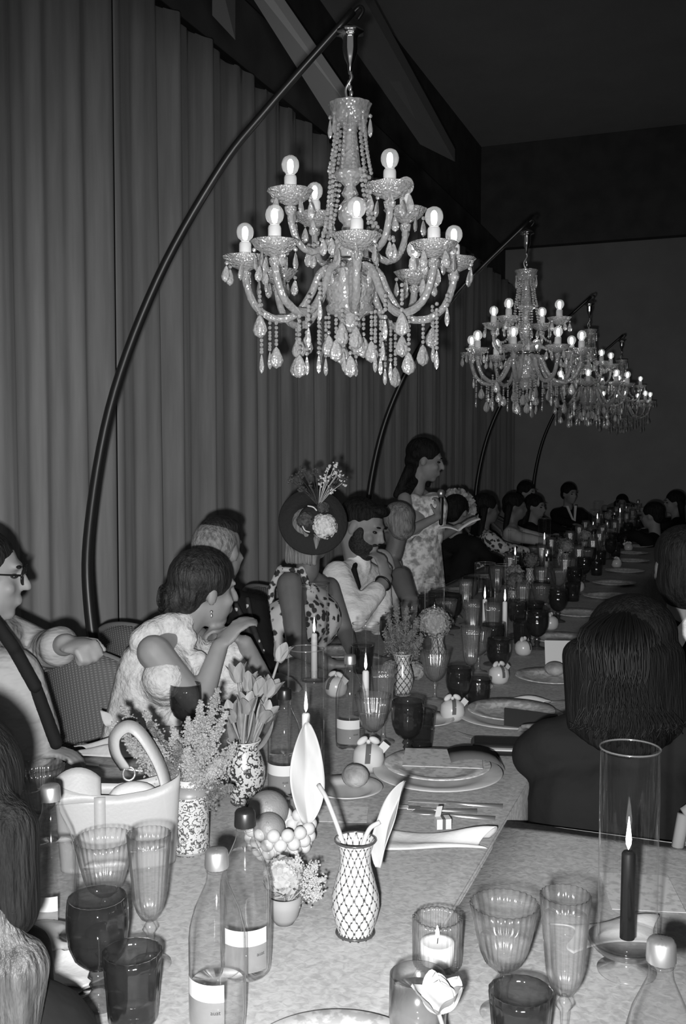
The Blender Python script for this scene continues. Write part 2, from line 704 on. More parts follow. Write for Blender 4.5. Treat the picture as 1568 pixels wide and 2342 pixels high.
def drop_mesh(w, h, name):
    """faceted almond crystal hanging from z=0, with a bead above"""
    mb = MB()
    n = 8
    prof = [(0.0015, -0.0), (w * 0.22, -h * 0.14), (w * 0.42, -h * 0.45), (w * 0.5, -h * 0.66), (w * 0.36, -h * 0.88), (0.001, -h)]
    q = Matrix.Diagonal((1, 0.45, 1))
    mb.lathe([(r, z - 0.016) for r, z in prof], n, m=q, smooth=False)
    mb.ell((0, 0, -0.008), 0.0065, n=6, m=4, smooth=False)
    return mb.mesh(name)


MESH_DROP = drop_mesh(0.026, 0.05, 'crystal_drop')
MESH_BIG = drop_mesh(0.044, 0.066, 'large_crystal_drop')
MESH_SLIM = drop_mesh(0.016, 0.055, 'slim_crystal_drop')
for me in (MESH_DROP, MESH_BIG, MESH_SLIM):
    me.materials.append(M['facet'])


def strand(pts, r=0.007, step=0.0155):
    mb = MB()
    pts = [Vector(p) for p in pts]
    acc = 0
    mb.ell(pts[0], r, n=6, m=4, smooth=False)
    for a, b in zip(pts, pts[1:]):
        d = (b - a).length
        acc += d
        if acc >= step:
            acc -= step
            mb.ell(b, r, n=6, m=4, smooth=False)
    return mb


def make_chandelier(label):
    t = thing('chandelier', label, 'chandelier', (0, 0, 0))
    # metal canopy, cord
    cp = MB()
    cp.lathe([(0.001, 1.06), (0.018, 1.058), (0.04, 1.044), (0.042, 1.036), (0.026, 1.03), (0.022, 1.02), (0.023, 0.99), (0.017, 0.965), (0.008, 0.945), (0.006, 0.925), (0.001, 0.92)],
             24, rib=lambda a, k: 1 + (0.06 * math.cos(8 * a) if 2 <= k <= 7 else 0))
    cp.build('canopy', 'chrome', t)
    cd = MB()
    cd.tube(spline([(0, 0, 0.925), (0.004, 0, 0.905), (-0.014, 0.0, 0.875), (-0.008, 0, 0.845), (0.012, 0, 0.815), (0.004, 0, 0.80)], 30), 0.0048, 6)
    for k in range(7):
        cd.ell((0.004 * math.sin(k * 2.1), 0, 0.925 - 0.016 * k), (0.007, 0.004, 0.01), n=6, m=5)
    cd.build('chain', 'steel', t)
    # crown
    cr = MB()
    sc_ = lambda n, amp: (lambda a, k: 1 + amp * abs(math.sin(n * a / 2)) * (k / 4))
    cr.lathe([(0.022, 0.765), (0.04, 0.772), (0.053, 0.79), (0.058, 0.815), (0.063, 0.828)], 48, rib=sc_(12, 0.06))
    cr.lathe([(0.016, 0.80), (0.012, 0.76), (0.024, 0.75)], 16)
    cr.build('crown', 'crystal', t)
    for k in range(8):
        a = 2 * PI * k / 8 + 0.25
        o = put('crystal_drop', MESH_SLIM, None, t)
        o.location = (0.061 * math.cos(a), 0.061 * math.sin(a), 0.80)
        o.rotation_euler = (0, 0, a)
    # column of blown glass
    co = MB()
    co.lathe([(0.024, 0.765), (0.02, 0.745), (0.026, 0.70), (0.03, 0.66), (0.034, 0.635), (0.05, 0.625), (0.052, 0.615), (0.03, 0.60), (0.016, 0.585), (0.02, 0.575), (0.026, 0.562),
              (0.016, 0.548), (0.03, 0.53), (0.037, 0.505), (0.034, 0.485), (0.02, 0.47), (0.026, 0.458), (0.022, 0.44), (0.036, 0.425), (0.055, 0.40), (0.057, 0.375),
              (0.04, 0.35), (0.05, 0.335), (0.03, 0.32)], 24, rib=lambda a, k: 1 + 0.03 * math.cos(12 * a))
    co.build('column', 'crystal', t)
    hb = MB()
    hb.lathe([(0.045, 0.372), (0.075, 0.362), (0.078, 0.35), (0.05, 0.335), (0.02, 0.325)], 32)
    hb.build('hub', 'chrome', t)
    lb = MB()
    lb.lathe([(0.04, 0.325), (0.07, 0.30), (0.076, 0.275), (0.07, 0.245), (0.064, 0.23), (0.074, 0.222), (0.066, 0.205), (0.04, 0.195), (0.03, 0.18), (0.036, 0.165), (0.02, 0.15), (0.001, 0.145)],
             40, rib=lambda a, k: 1 + 0.03 * math.cos(20 * a))
    lb.build('bowl', 'crystal', t)
    # beads from crown to bell, and swags to the upper arms
    for k in range(12):
        a = 2 * PI * k / 12
        pts = []
        for i in range(40):
            u = i / 39
            r = 0.045 - 0.004 * math.sin(PI * u) + 0.022 * u
            pts.append((r * math.cos(a), r * math.sin(a), 0.775 - 0.155 * u))
        strand(pts, 0.0062, 0.0135).build('bead_string', 'facet', t)['kind'] = 'stuff'
    # arms
    def arm_mesh(path, rad):
        mb = MB()
        P = spline(path, 26)
        mb.tube(P, rad, 10)
        # twisted rope lines
        for s in range(3):
            q = []
            for i, p in enumerate(P):
                an = i * 0.55 + s * 2.09
                q.append(p + Vector((0, math.cos(an), math.sin(an))) * (rad * 0.86))
            mb.tube(q, rad * 0.32, 5)
        return mb.mesh('arm')
    low = arm_mesh([(0.05, 0, 0.345), (0.09, 0, 0.325), (0.12, 0, 0.26), (0.165, 0, 0.20), (0.225, 0, 0.185), (0.285, 0, 0.22), (0.315, 0, 0.29), (0.318, 0, 0.335)], 0.0115)
    upp = arm_mesh([(0.045, 0, 0.40), (0.08, 0, 0.41), (0.105, 0, 0.385), (0.14, 0, 0.375), (0.18, 0, 0.395), (0.205, 0, 0.45), (0.208, 0, 0.51)], 0.010)
    pan = MB()
    wav = lambda a, k: 1 + 0.05 * abs(math.cos(4 * a)) * (k / 5)
    pan.lathe([(0.012, -0.012), (0.022, -0.006), (0.040, 0.002), (0.053, 0.012), (0.060, 0.024), (0.066, 0.031)], 64,
              rib=lambda a, k: wav(a, k) * (1 + 0.012 * math.cos(24 * a + k * PI)))
    pan.lathe([(0.018, -0.016), (0.016, -0.03), (0.013, -0.036), (0.001, -0.036)], 12)
    pan = pan.mesh('drip_pan')
    slv = MB()
    slv.lathe([(0.001, 0.0), (0.0185, 0.0), (0.0185, 0.072), (0.0165, 0.078), (0.013, 0.08), (0.001, 0.08)], 18)
    slv = slv.mesh('candle_sleeve')
    bg = MB()
    bg.lathe([(0.012, 0.078), (0.0145, 0.083), (0.021, 0.089), (0.0255, 0.1), (0.0262, 0.108), (0.0245, 0.118), (0.0185, 0.128), (0.009, 0.1335), (0.001, 0.1345)], 22)
    bg = bg.mesh('bulb')
    fi = MB()
    fi.lathe([(0.001, 0.083), (0.0065, 0.086), (0.0092, 0.1), (0.0085, 0.116), (0.004, 0.123), (0.001, 0.124)], 10)
    fi = fi.mesh('filament')
    for me, mm in ((low, 'crystal'), (upp, 'crystal'), (pan, 'pan_glass'), (slv, 'sleeve'), (bg, 'bulb_glass'), (fi, 'filament')):
        me.materials.append(M[mm])

    def arm(me, a, r, z, n_drop):
        ar = put('arm', me, None, t)
        ar.rotation_euler = (0, 0, a)
        p = put('drip_pan', pan, None, ar)
        p.location = (r, 0, z)
        s = put('candle_sleeve', slv, None, ar)
        s.location = (r, 0, z - 0.004)
        b = put('bulb', bg, None, ar)
        b.location = (r, 0, z - 0.002)
        f = put('filament', fi, None, ar)
        f.location = (r, 0, z - 0.002)
        for k in range(n_drop):
            q = 2 * PI * k / n_drop + a
            d = put('crystal_drop', MESH_DROP, None, ar)
            d.location = (r + 0.059 * math.cos(q), 0.059 * math.sin(q), z + 0.016)
            d.rotation_euler = (rnd(-0.1, 0.1), rnd(-0.1, 0.1), rnd(0, 3))
    off = YAW - PI / 2 + 0.05      # one lower arm points at the near end of the table
    for k in range(8):
        arm(low, off + k * PI / 4, 0.318, 0.34, 6)
    for k in range(4):
        arm(upp, off + 0.52 + k * PI / 2, 0.208, 0.512, 5)
    # swags of beads between column and upper arms, hanging strings with large drops
    for k in range(4):
        a = off + 0.52 + k * PI / 2
        for da in (-0.1, 0.1):
            pts = []
            for i in range(50):
                u = i / 49
                r = 0.066 + 0.075 * u ** 1.3
                pts.append((r * math.cos(a + da + 0.5 * u), r * math.sin(a + da + 0.5 * u), 0.62 - 0.2 * u - 0.06 * math.sin(PI * u)))
            strand(pts, 0.0068, 0.0145).build('bead_string', 'facet', t)['kind'] = 'stuff'
            o = put('crystal_drop', MESH_DROP, None, t)
            o.location = pts[-1]

    def hang(a, r, z, ln, big):
        st = strand([(r * math.cos(a), r * math.sin(a), z - ln * i / 20) for i in range(21)], 0.0062, 0.0125)
        st.build('bead_string', 'facet', t)['kind'] = 'stuff'
        o = put('crystal_drop', MESH_BIG if big else MESH_SLIM, None, t)
        o.location = (r * math.cos(a), r * math.sin(a), z - ln)
        o.rotation_euler = (0, 0, rnd(-0.5, 0.5) + YAW)
    for k in range(8):
        a = off + k * PI / 4
        hang(a + 0.02, 0.225, 0.172, (0.02, 0.085, 0.045, 0.1, 0.03, 0.07, 0.055, 0.095)[k], True)
        hang(a + 0.30, 0.28, 0.215, (0.05, 0.12, 0.08, 0.14, 0.06, 0.1, 0.13, 0.07)[k], False)
        hang(a - 0.34, 0.3, 0.245, (0.03, 0.06, 0.02, 0.05)[k % 4], k % 2 == 1)
        hang(a - 0.2, 0.16, 0.19, (0.02, 0.07, 0.04, 0.11)[k % 4], k % 2 == 0)
    for k in range(6):
        a = off + 0.3 + k * PI / 3
        hang(a, 0.066, 0.205, 0.05 + 0.02 * (k % 2), True)
        hang(a + 0.5, 0.1, 0.2, 0.11, False)
    hang(off, 0.02, 0.15, 0.06, True)
    # a collar of drops under hub
    for k in range(12):
        a = 2 * PI * k / 12 + 0.1
        o = put('crystal_drop', MESH_DROP, None, t)
        o.location = (0.082 * math.cos(a), 0.082 * math.sin(a), 0.345)
        o.rotation_euler = (0, 0, a + PI / 2)
    return t


ch = make_chandelier('large crystal chandelier over the white flower vase, hung from the nearest curved stand')
place(ch, (CHX, CHY, Z0), 0)
CL = ['second crystal chandelier along the table, behind the largest one',
      'third crystal chandelier along the table, partly behind the second',
      'farthest crystal chandelier along the table, by the end wall']
SL = ['thin curved black floor stand behind the bearded man, holding the second chandelier',
      'thin curved black floor stand behind the standing woman, holding the third chandelier',
      'farthest thin curved black floor stand, holding the last chandelier by the end wall']
USED.add(stand.name)
for k in range(3):
    place(ch, (CHX, CHY + CHS * (k + 1), Z0), (0.35, -0.3, 0.62)[k], CL[k])
    place(stand, (-1.80, CHY + CHS * (k + 1), 0), 0, SL[k])

# ------------------------------------------------------------------ table glass
def ribs(n, amp, k0=0, k1=99):
    return lambda a, k: 1 + (amp * math.cos(n * a) if k0 <= k <= k1 else 0)


def wall(outer, th=0.0018):
    """outer profile bottom to top, then the inner wall back down"""
    inner = [(max(r - th, 0.001), z + (th if i == 0 else 0)) for i, (r, z) in enumerate(outer)]
    return outer + inner[::-1]


def make_wine(glass='clear', name='wine_glass'):
    t = thing(name, 'x', 'glass')
    bowl = wall([(0.004, 0.062), (0.014, 0.066), (0.027, 0.078), (0.034, 0.094), (0.040, 0.118), (0.0455, 0.145), (0.050, 0.165)])
    MB().lathe(bowl, 112, rib=ribs(28, 0.03, 2, 11)).build('bowl', glass, t)
    MB().lathe([(0.004, 0.064), (0.006, 0.058), (0.010, 0.052), (0.006, 0.045), (0.0045, 0.03), (0.007, 0.012), (0.018, 0.006), (0.034, 0.003), (0.035, 0.0)], 32, capb=True).build('stem', glass, t)
    MB().lathe([(0.001, 0.07), (0.026, 0.078), (0.033, 0.094), (0.037, 0.112), (0.001, 0.112)], 24).build('water', 'water', t)
    return t


def make_flute(glass='clear', name='champagne_flute'):
    t = thing(name, 'x', 'glass')
    bowl = wall([(0.004, 0.07), (0.013, 0.076), (0.021, 0.09), (0.025, 0.105), (0.029, 0.15), (0.0325, 0.19), (0.0345, 0.215)])
    MB().lathe(bowl, 96, rib=ribs(24, 0.032, 1, 11)).build('bowl', glass, t)
    MB().lathe([(0.004, 0.073), (0.008, 0.066), (0.012, 0.058), (0.006, 0.05), (0.005, 0.03), (0.008, 0.012), (0.018, 0.006), (0.033, 0.003), (0.034, 0.0)], 32, capb=True).build('stem', glass, t)
    MB().lathe([(0.001, 0.078), (0.02, 0.09), (0.024, 0.105), (0.0275, 0.15), (0.0305, 0.185), (0.001, 0.185)], 24).build('sparkling_wine', 'water', t)
    return t


def make_goblet():
    t = thing('goblet', 'x', 'glass')
    bowl = wall([(0.006, 0.05), (0.020, 0.055), (0.035, 0.07), (0.043, 0.09), (0.046, 0.115), (0.0455, 0.14), (0.0435, 0.16)], 0.0025)
    MB().lathe(bowl, 80, rib=ribs(20, 0.008, 2, 11)).build('bowl', 'smoke', t)
    MB().lathe([(0.006, 0.053), (0.013, 0.047), (0.016, 0.04), (0.010, 0.034), (0.014, 0.028), (0.009, 0.02), (0.014, 0.012), (0.034, 0.006), (0.038, 0.002), (0.037, 0.0)], 32, capb=True).build('stem', 'smoke', t)
    return t


def make_tumbler():
    t = thing('tumbler', 'x', 'glass')
    MB().lathe(wall([(0.004, 0.0), (0.034, 0.0), (0.036, 0.006), (0.0385, 0.05), (0.0415, 0.085), (0.043, 0.102)], 0.003), 80, rib=ribs(16, 0.012, 1, 9)).build('cup', 'smoke', t)
    MB().lathe([(0.001, 0.006), (0.032, 0.006), (0.034, 0.012), (0.001, 0.012)], 32).build('base', 'smoke', t)
    return t


wine, flute, goblet, tumbler = make_wine(), make_flute(), make_goblet(), make_tumbler()
H_W, H_F, H_G, H_T = 0.165, 0.215, 0.16, 0.102


def rim(px, py, h):
    p = on(px, py, TZ + h)
    p.z = TZ
    return p


def stand_at(proto, px, py, h, label, rz=0, s=1, group=None):
    return place(proto, rim(px, py, h), rz, label, group, s)


stand_at(wine, 238, 1917, H_W, 'ribbed clear wine glass between the white handbag and a dark goblet')
stand_at(wine, 1153, 2066, H_W, 'ribbed clear wine glass between the lit votive and the black candle')
stand_at(wine, 92, 1752, H_W, 'ribbed wine glass behind a silver-capped bottle, before the man in braces')
stand_at(wine, 852, 1590, H_W, 'ribbed clear wine glass beside the labelled water bottle and white favour')
stand_at(wine, 994, 1490, H_W, 'ribbed clear wine glass in front of the pale hydrangea head')
stand_at(flute, 340, 1906, H_F, 'tall ribbed flute in front of the white handbag')
stand_at(flute, 1293, 2046, H_F, 'tall ribbed flute next to the black taper candle')
stand_at(flute, 876, 1526, H_F, 'tall ribbed flute behind the labelled bottle, beside a small printed vase')
stand_at(flute, 1076, 1432, H_F, 'slim clear flute behind the smoked goblet and twin candles')
stand_at(flute, 1080, 1372, H_F, 'slim clear flute before the standing woman, left of the candle tubes')
stand_at(goblet, 222, 2052, H_G, 'dark smoked goblet with beaded stem before the ribbed wine glass')
stand_at(goblet, 424, 1564, H_G, 'dark ribbed goblet at the elbow of the woman in white')
stand_at(goblet, 932, 1598, H_G, 'large dark goblet behind the plate with the grey card', s=0.97)
stand_at(goblet, 1049, 1515, H_G, 'dark goblet beside a dark tumbler and a ribboned favour', s=0.9)
stand_at(goblet, 1140, 1455, H_G, 'dark goblet below the twin lit candle tubes', s=0.95)
stand_at(goblet, 1228, 1398, H_G, 'dark goblet beside the upright white paper')
stand_at(goblet, 1276, 1348, H_G, 'dark goblet behind the upright white paper')
stand_at(goblet, 1035, 1360, H_G, 'dark goblet in front of the floral dress, behind the hydrangea')
stand_at(goblet, 1000, 1352, H_G, 'dark goblet at the hand of the woman with bare arm')
stand_at(tumbler, 302, 2176, H_T, 'dark ribbed tumbler in front of the smoked goblet')
stand_at(tumbler, 1190, 2266, H_T, 'dark ribbed tumbler in front of the ribbed wine glass and votive')
stand_at(tumbler, 1094, 1546, H_T, 'dark tumbler beside the dark goblet behind a plate', s=0.92)
stand_at(tumbler, 960, 1625, H_T, 'dark tumbler half hidden behind the large dark goblet')

# ribbed votive with burning candle
t = thing('votive_holder', 'squat ribbed glass votive with a lit white candle', 'candle', rim(1000, 2098, 0.078))
MB().lathe(wall([(0.004, 0.0), (0.036, 0.0), (0.0385, 0.006), (0.0385, 0.04), (0.039, 0.07), (0.039, 0.078)], 0.004), 108, rib=ribs(27, 0.045, 1, 9)).build('holder', 'clear', t)
wx = MB().lathe([(0.001, 0.006), (0.027, 0.006), (0.027, 0.038), (0.022, 0.036), (0.001, 0.035)], 24).build('wax', 'wax', t)
MB().tube([(0, 0, 0.034), (0.001, 0, 0.046)], 0.0008, 5).build('wick', 'black_wax', wx)
MB().lathe([(0.001, 0.044), (0.0035, 0.049), (0.003, 0.056), (0.001, 0.064)], 10).build('flame', 'flame', wx)

# clear round glass with a drink
t = thing('drinking_glass', 'smooth clear glass holding a grey drink, by the white blossom', 'glass', rim(955, 2228, 0.11))
MB().lathe(wall([(0.004, 0.0), (0.034, 0.0), (0.037, 0.006), (0.0395, 0.06), (0.0385, 0.11)]), 48).build('cup', 'clear', t)
MB().lathe([(0.001, 0.008), (0.034, 0.008), (0.0372, 0.06), (0.0366, 0.086), (0.001, 0.086)], 40).build('drink', 'drink', t)


# ------------------------------------------------------------------ water bottles
def text_mesh(s, size):
    cu = bpy.data.curves.new('lettering', 'FONT')
    cu.body = s
    cu.size = size
    cu.align_x = 'CENTER'
    o = bpy.data.objects.new('lettering', cu)
    COL.objects.link(o)
    dg = bpy.context.evaluated_depsgraph_get()
    me = bpy.data.meshes.new_from_object(o.evaluated_get(dg))
    bpy.data.objects.remove(o)
    bpy.data.curves.remove(cu)
    return me


LET = text_mesh('auat', 0.0085)
for v in LET.vertices:                       # wrap the lettering round the bottle
    a = v.co.x / 0.0412
    v.co = (0.0412 * math.sin(a), -0.0412 * math.cos(a), v.co.y)
LET.materials.clear()
LET.materials.append(M['black_plastic'])
M['label_grey'] = thin_glass('printed_film', 0.72, 0.5, 0.3, body=0.35, bodyv=0.4)


def make_bottle(cap, level, label):
    t = thing('water_bottle', 'x', 'bottle')
    prof = [(0.004, 0.003), (0.034, 0.0), (0.0395, 0.006), (0.0405, 0.03), (0.0405, 0.135), (0.039, 0.152), (0.032, 0.178), (0.022, 0.2), (0.0155, 0.215), (0.014, 0.225), (0.014, 0.246)]
    gb = MB().lathe(prof, 40)
    gb.tube([(0.014 * math.cos(q * PI / 12), 0.014 * math.sin(q * PI / 12), 0.232) for q in range(25)], 0.0018, 6)
    gb.build('glass_body', 'bottle', t)
    def rr(z):
        for (r0, z0), (r1, z1) in zip(prof[2:], prof[3:]):
            if z0 <= z <= z1:
                return r0 + (r1 - r0) * (z - z0) / (z1 - z0)
        return 0.012
    wp = [(0.001, 0.008)] + [(rr(z) - 0.003, z) for z in [0.008 + (level - 0.008) * i / 10 for i in range(11)]] + [(0.001, level)]
    MB().lathe(wp, 36).build('water', 'water', t)
    cm = MB().lathe([(0.0165, 0.236), (0.0168, 0.24), (0.016, 0.258), (0.0135, 0.262), (0.001, 0.262)], 40, rib=lambda a, k: 1 + 0.025 * math.cos(20 * a))
    cm.build('cap', 'steel' if cap else 'black_plastic', t)
    if label:
        def band(z0, z1, a0, a1, r, name, m):
            mb = MB()
            mb.grid(24, 4, lambda u, v: (r * math.sin(a0 + (a1 - a0) * u), -r * math.cos(a0 + (a1 - a0) * u), z0 + (z1 - z0) * v))
            return mb.build(name, m, t)
        band(0.06, 0.085, -1.5, 0.3, 0.0409, 'white_label', 'paper')
        band(0.018, 0.06, -1.5, 0.3, 0.0409, 'clear_label', 'label_grey')
        o = put('lettering', LET, None, t)
        o.location = (0, 0, 0.043)
    return t


HB = 0.262
b1 = make_bottle(True, 0.07, True)
place(b1, on(498, 2352), YAW + 0.05, 'silver-capped water bottle, nearly empty, with a white band label')
b2 = make_bottle(False, 0.195, True)
place(b2, on(562, 2222), YAW + 0.7, 'black-capped full water bottle right behind the silver-capped one')
b3 = make_bottle(True, 0.16, True)
place(b3, rim(115, 1795, HB), YAW + 0.2, 'silver-capped water bottle in shade beside the white handbag')
place(b1, rim(1512, 2148, HB), YAW + 1.5, 'silver-capped water bottle in front of the black candle')
b4 = make_bottle(False, 0.1, True)
place(b4, rim(650, 1574, HB), YAW + 0.1, 'black-capped water bottle beside the tulips, behind the white anthurium')
b5 = make_bottle(True, 0.05, True)
place(b5, rim(800, 1497, HB), YAW + 0.4, 'silver-capped bottle with a wide white label beside the tall candle tubes')


# ------------------------------------------------------------------ hurricane candles
M['rim_glass'] = thin_glass('fire_polished_rim', 0.9, 0.6, 0.2, body=0.06)
def make_candle(h, r, wax_h, wax, foot=False):
    t = thing('hurricane_candle', 'x', 'candle')
    zb = 0.045 if foot else 0.0
    if foot:
        MB().lathe([(0.001, 0.0), (0.045, 0.0), (0.046, 0.004), (0.02, 0.01), (0.012, 0.02), (0.02, 0.03), (0.05, 0.038), (0.062, 0.052), (0.060, 0.053), (0.046, 0.043), (0.001, 0.04)], 48).build('foot', 'clear', t)
    else:
        MB().lathe([(0.001, 0.0), (r - 0.004, 0.0), (r - 0.004, 0.004), (0.014, 0.008), (0.012, 0.03), (0.016, 0.034), (0.012, 0.036), (0.001, 0.036)], 32).build('foot', 'clear', t)
    gt = MB().lathe([(r, zb + 0.002), (r, h)], 64)
    for zz in (h, zb + 0.003):
        gt.tube([(r * math.cos(q * PI / 24), r * math.sin(q * PI / 24), zz) for q in range(49)], 0.0012, 6)
    gt.build('glass_tube', 'tube', t)
    MB().tube([(r * math.cos(q * PI / 24), r * math.sin(q * PI / 24), h + 0.001) for q in range(49)], 0.0014, 6).build('rim', 'rim_glass', t)
    z0 = zb + 0.01
    c = MB().lathe([(0.001, z0), (0.0115, z0), (0.0105, wax_h - 0.004), (0.008, wax_h), (0.001, wax_h)], 20).build('taper', wax, t)
    MB().tube([(0, 0, wax_h - 0.002), (0.001, 0, wax_h + 0.008)], 0.001, 5).build('wick', 'black_wax', c)
    MB().lathe([(0.0008, wax_h + 0.003), (0.0042, wax_h + 0.012), (0.0047, wax_h + 0.02), (0.0028, wax_h + 0.038), (0.0005, wax_h + 0.056)], 12).build('flame', 'flame', c)
    return t


cA = make_candle(0.36, 0.046, 0.195, 'black_wax', True)
place(cA, on(1432, 2222), 0.1, 'footed glass hurricane holding a lit black taper')
cB = make_candle(0.33, 0.046, 0.165, 'wax')
cC = make_candle(0.29, 0.042, 0.14, 'wax')


def tube_at(proto, px, py, h, label, group=None, s=1):
    return place(proto, rim(px, py, h * s), 0, label, group, s)


tube_at(cB, 699, 1484, 0.33, 'wide glass hurricane with a lit white taper behind the white anthurium')
tube_at(cB, 718, 1340, 0.33, 'tall glass hurricane beside the bare arm of the woman in the flowered hat', s=1.05)
tube_at(cC, 836, 1426, 0.29, 'short glass hurricane with a lit candle before the bearded man')
tube_at(cB, 1109, 1288, 0.33, 'glass hurricane with lit candle, left of a matching pair behind the dark goblet')
tube_at(cB, 1155, 1292, 0.33, 'glass hurricane with lit white taper, right of a matching pair behind the dark goblet')
tube_at(cB, 1178, 1213, 0.33, 'glass hurricane with lit candle beyond the matching pair')
tube_at(cB, 1245, 1186, 0.33, 'glass hurricane with lit white taper before the man in the dark suit')
tube_at(cB, 1366, 1150, 0.33, 'distant glass hurricane before the far seated woman')

# ------------------------------------------------------------------ plates, cards, cutlery
def make_plate(r, name='dinner_plate', cat='plate', rm='white'):
    t = thing(name, 'x', cat)
    MB().lathe([(0.001, 0.0), (r * 0.55, 0.0), (r * 0.62, 0.004), (r * 0.7, 0.008), (r * 0.97, 0.016), (r, 0.0175), (r * 0.985, 0.0195), (r * 0.7, 0.0115), (r * 0.62, 0.007), (r * 0.5, 0.005), (0.001, 0.005)], 72).build('plate', rm, t)
    return t


M['charger'] = mat('stoneware', 0.42, 0.45, 0.3, v2=0.5, scale=25)
charger = make_plate(0.165, 'charger_plate', 'plate', 'charger')
M['china'] = mat('patterned_china', 0.4, 0.3, 0.4, v2=0.6, scale=60, lo=0.45, hi=0.55)
dinner = make_plate(0.135, 'dinner_plate', 'plate', 'china')
side_p = make_plate(0.088, 'bread_plate', 'plate', 'white')
M['menu'] = mat('menu_print', 0.5, 0.7, 0.1, v2=0.36, scale=55, lo=0.5, hi=0.62)


def card(name, label, cat, w, d, th, loc, rz, m, tilt=(0, 0)):
    o = MB().box((0, 0, th / 2), (w, d, th)).build(name, m)
    md = o.modifiers.new('soft', 'BEVEL')
    md.width = th * 0.3
    o.location = loc
    o.rotation_euler = (tilt[0], tilt[1], rz)
    return tag(o, label, cat)


def zoff(p, z):
    p = p.copy()
    p.z = TZ + z
    return p


s1 = on(1000, 1778)
place(charger, zoff(s1, 0.001), 0, 'wide stoneware charger under the plate with the grey card')
place(dinner, zoff(s1, 0.0185), 0, 'patterned dinner plate on the charger, under a menu sheet')
s1b = on(1012, 1772)
card('menu_card', 'cream menu sheet lying across the nearest dinner plate', 'card', 0.2, 0.15, 0.002, zoff(s1b, 0.0425), 0.25, 'menu')
tc_ = MB()
tc_.grid(9, 2, lambda u, v: (0.075 * math.cos(PI * u * 0.75), 0.11 * (v - 0.5), 0.03 * math.sin(PI * u * 0.75)))
o = tc_.build('place_card', 'card')
md = o.modifiers.new('thick', 'SOLIDIFY')
md.thickness = 0.0015
o.location = on(1075, 1748, TZ + 0.046)
o.rotation_euler = (0, 0, 0.35)
tag(o, 'curled dark grey place card on the nearest dinner plate', 'card')
s2 = on(1168, 1648)
place(charger, zoff(s2, 0.001), 0, 'stoneware charger beside the woman in black')
place(dinner, zoff(s2, 0.0185), 0, 'patterned dinner plate in front of the woman in black')
card('menu_card', 'dark menu card slanting off the plate in front of the woman in black', 'card', 0.16, 0.2, 0.002, on(1215, 1648, TZ + 0.0425), 0.2, 'card', (0.0, 0.08))
s3 = on(1262, 1556)
place(dinner, zoff(s3, 0.001), 0, 'patterned plate with a bread bun beyond the woman in black')
place(side_p, on(792, 1815, TZ + 0.001), 0, 'small white bread plate holding a round roll')
place(side_p, on(972, 1656, TZ + 0.001), 0, 'small white bread plate with a bun behind the dark goblet')
place(side_p, on(1075, 1578, TZ + 0.001), 0, 'small white bread plate under the dark tumbler', s=0.9)
place(dinner, on(770, 2470, TZ + 0.001), 0, 'white-rimmed dinner plate at the near table edge between bottle and glass')


def roll(px, py, z, label, s=1, sq=0.8):
    mb = MB()
    mb.ell((0, 0, 0.028 * sq), (0.034, 0.032, 0.028 * sq), n=20, m=12)
    o = mb.build('bread_roll', 'bread')
    o.location = on(px, py, TZ + z)
    o.scale = (s, s, s)
    return tag(o, label, 'bread')


roll(812, 1800, 0.007, 'round bread roll on the small plate near the white favour', sq=1)
roll(966, 1652, 0.007, 'bread bun on the small plate behind the dark goblet')
roll(1268, 1545, 0.007, 'sliced pale bun on the plate beyond the woman in black', 1.15)


def make_cutlery(kind):
    t = thing(kind, 'x', 'cutlery')
    MB().tube([(0, -0.1, 0.004), (0, -0.02, 0.0035), (0, 0.03, 0.006)], [0.006, 0.004, 0.0025], 8, flat=0.5).build('handle', 'steel', t)
    if kind == 'fork':
        m_ = MB()
        m_.box((0, 0.045, 0.007), (0.02, 0.03, 0.002))
        for i in range(4):
            m_.box((-0.0085 + i * 0.0057, 0.08, 0.009), (0.0026, 0.045, 0.002))
        m_.build('tines', 'steel', t)
    elif kind == 'table_knife':
        MB().prism([(-0.006, 0.03), (0.008, 0.03), (0.009, 0.09), (0.004, 0.115), (-0.006, 0.12)], 0.003, 0.0045).build('blade', 'steel', t)
    else:
        MB().ell((0, 0.06, 0.006), (0.018, 0.03, 0.004), n=16, m=8).build('bowl', 'steel', t)
    return t


fork, knife, spoon = make_cutlery('fork'), make_cutlery('table_knife'), make_cutlery('dessert_spoon')
place(knife, on(1050, 1842), 1.75, 'knife lying below the nearest dinner plate')
place(fork, on(990, 1856), 1.85, 'fork with handle under the white napkin below the nearest plate')
place(spoon, on(1030, 1868), 1.7, 'spoon lying below the nearest dinner plate')
place(fork, on(1095, 1700), 1.0, 'fork beside the black clutch and plate')
place(fork, on(1130, 1705), 1.2, 'second fork beside the black clutch, nearer the woman in black')
place(knife, on(1255, 1608), 2.2, 'knife resting by the folded napkin near the woman in black')
place(knife, on(250, 1757), 1.62, 'dark-shaded knife by the white handbag handle')

# black clutch
mb = MB()
mb.box((0, 0, 0.018), (0.2, 0.09, 0.034))
o = mb.build('body', 'dark_card')
md = o.modifiers.new('soft', 'BEVEL')
md.width = 0.014
md.segments = 4
t = thing('clutch_bag', 'slim black clutch bag lying beside the woman in black', 'bag', on(1160, 1722), 0.25)
o.parent = t
MB().box((0, -0.042, 0.02), (0.17, 0.008, 0.004)).build('clasp', 'steel', t)


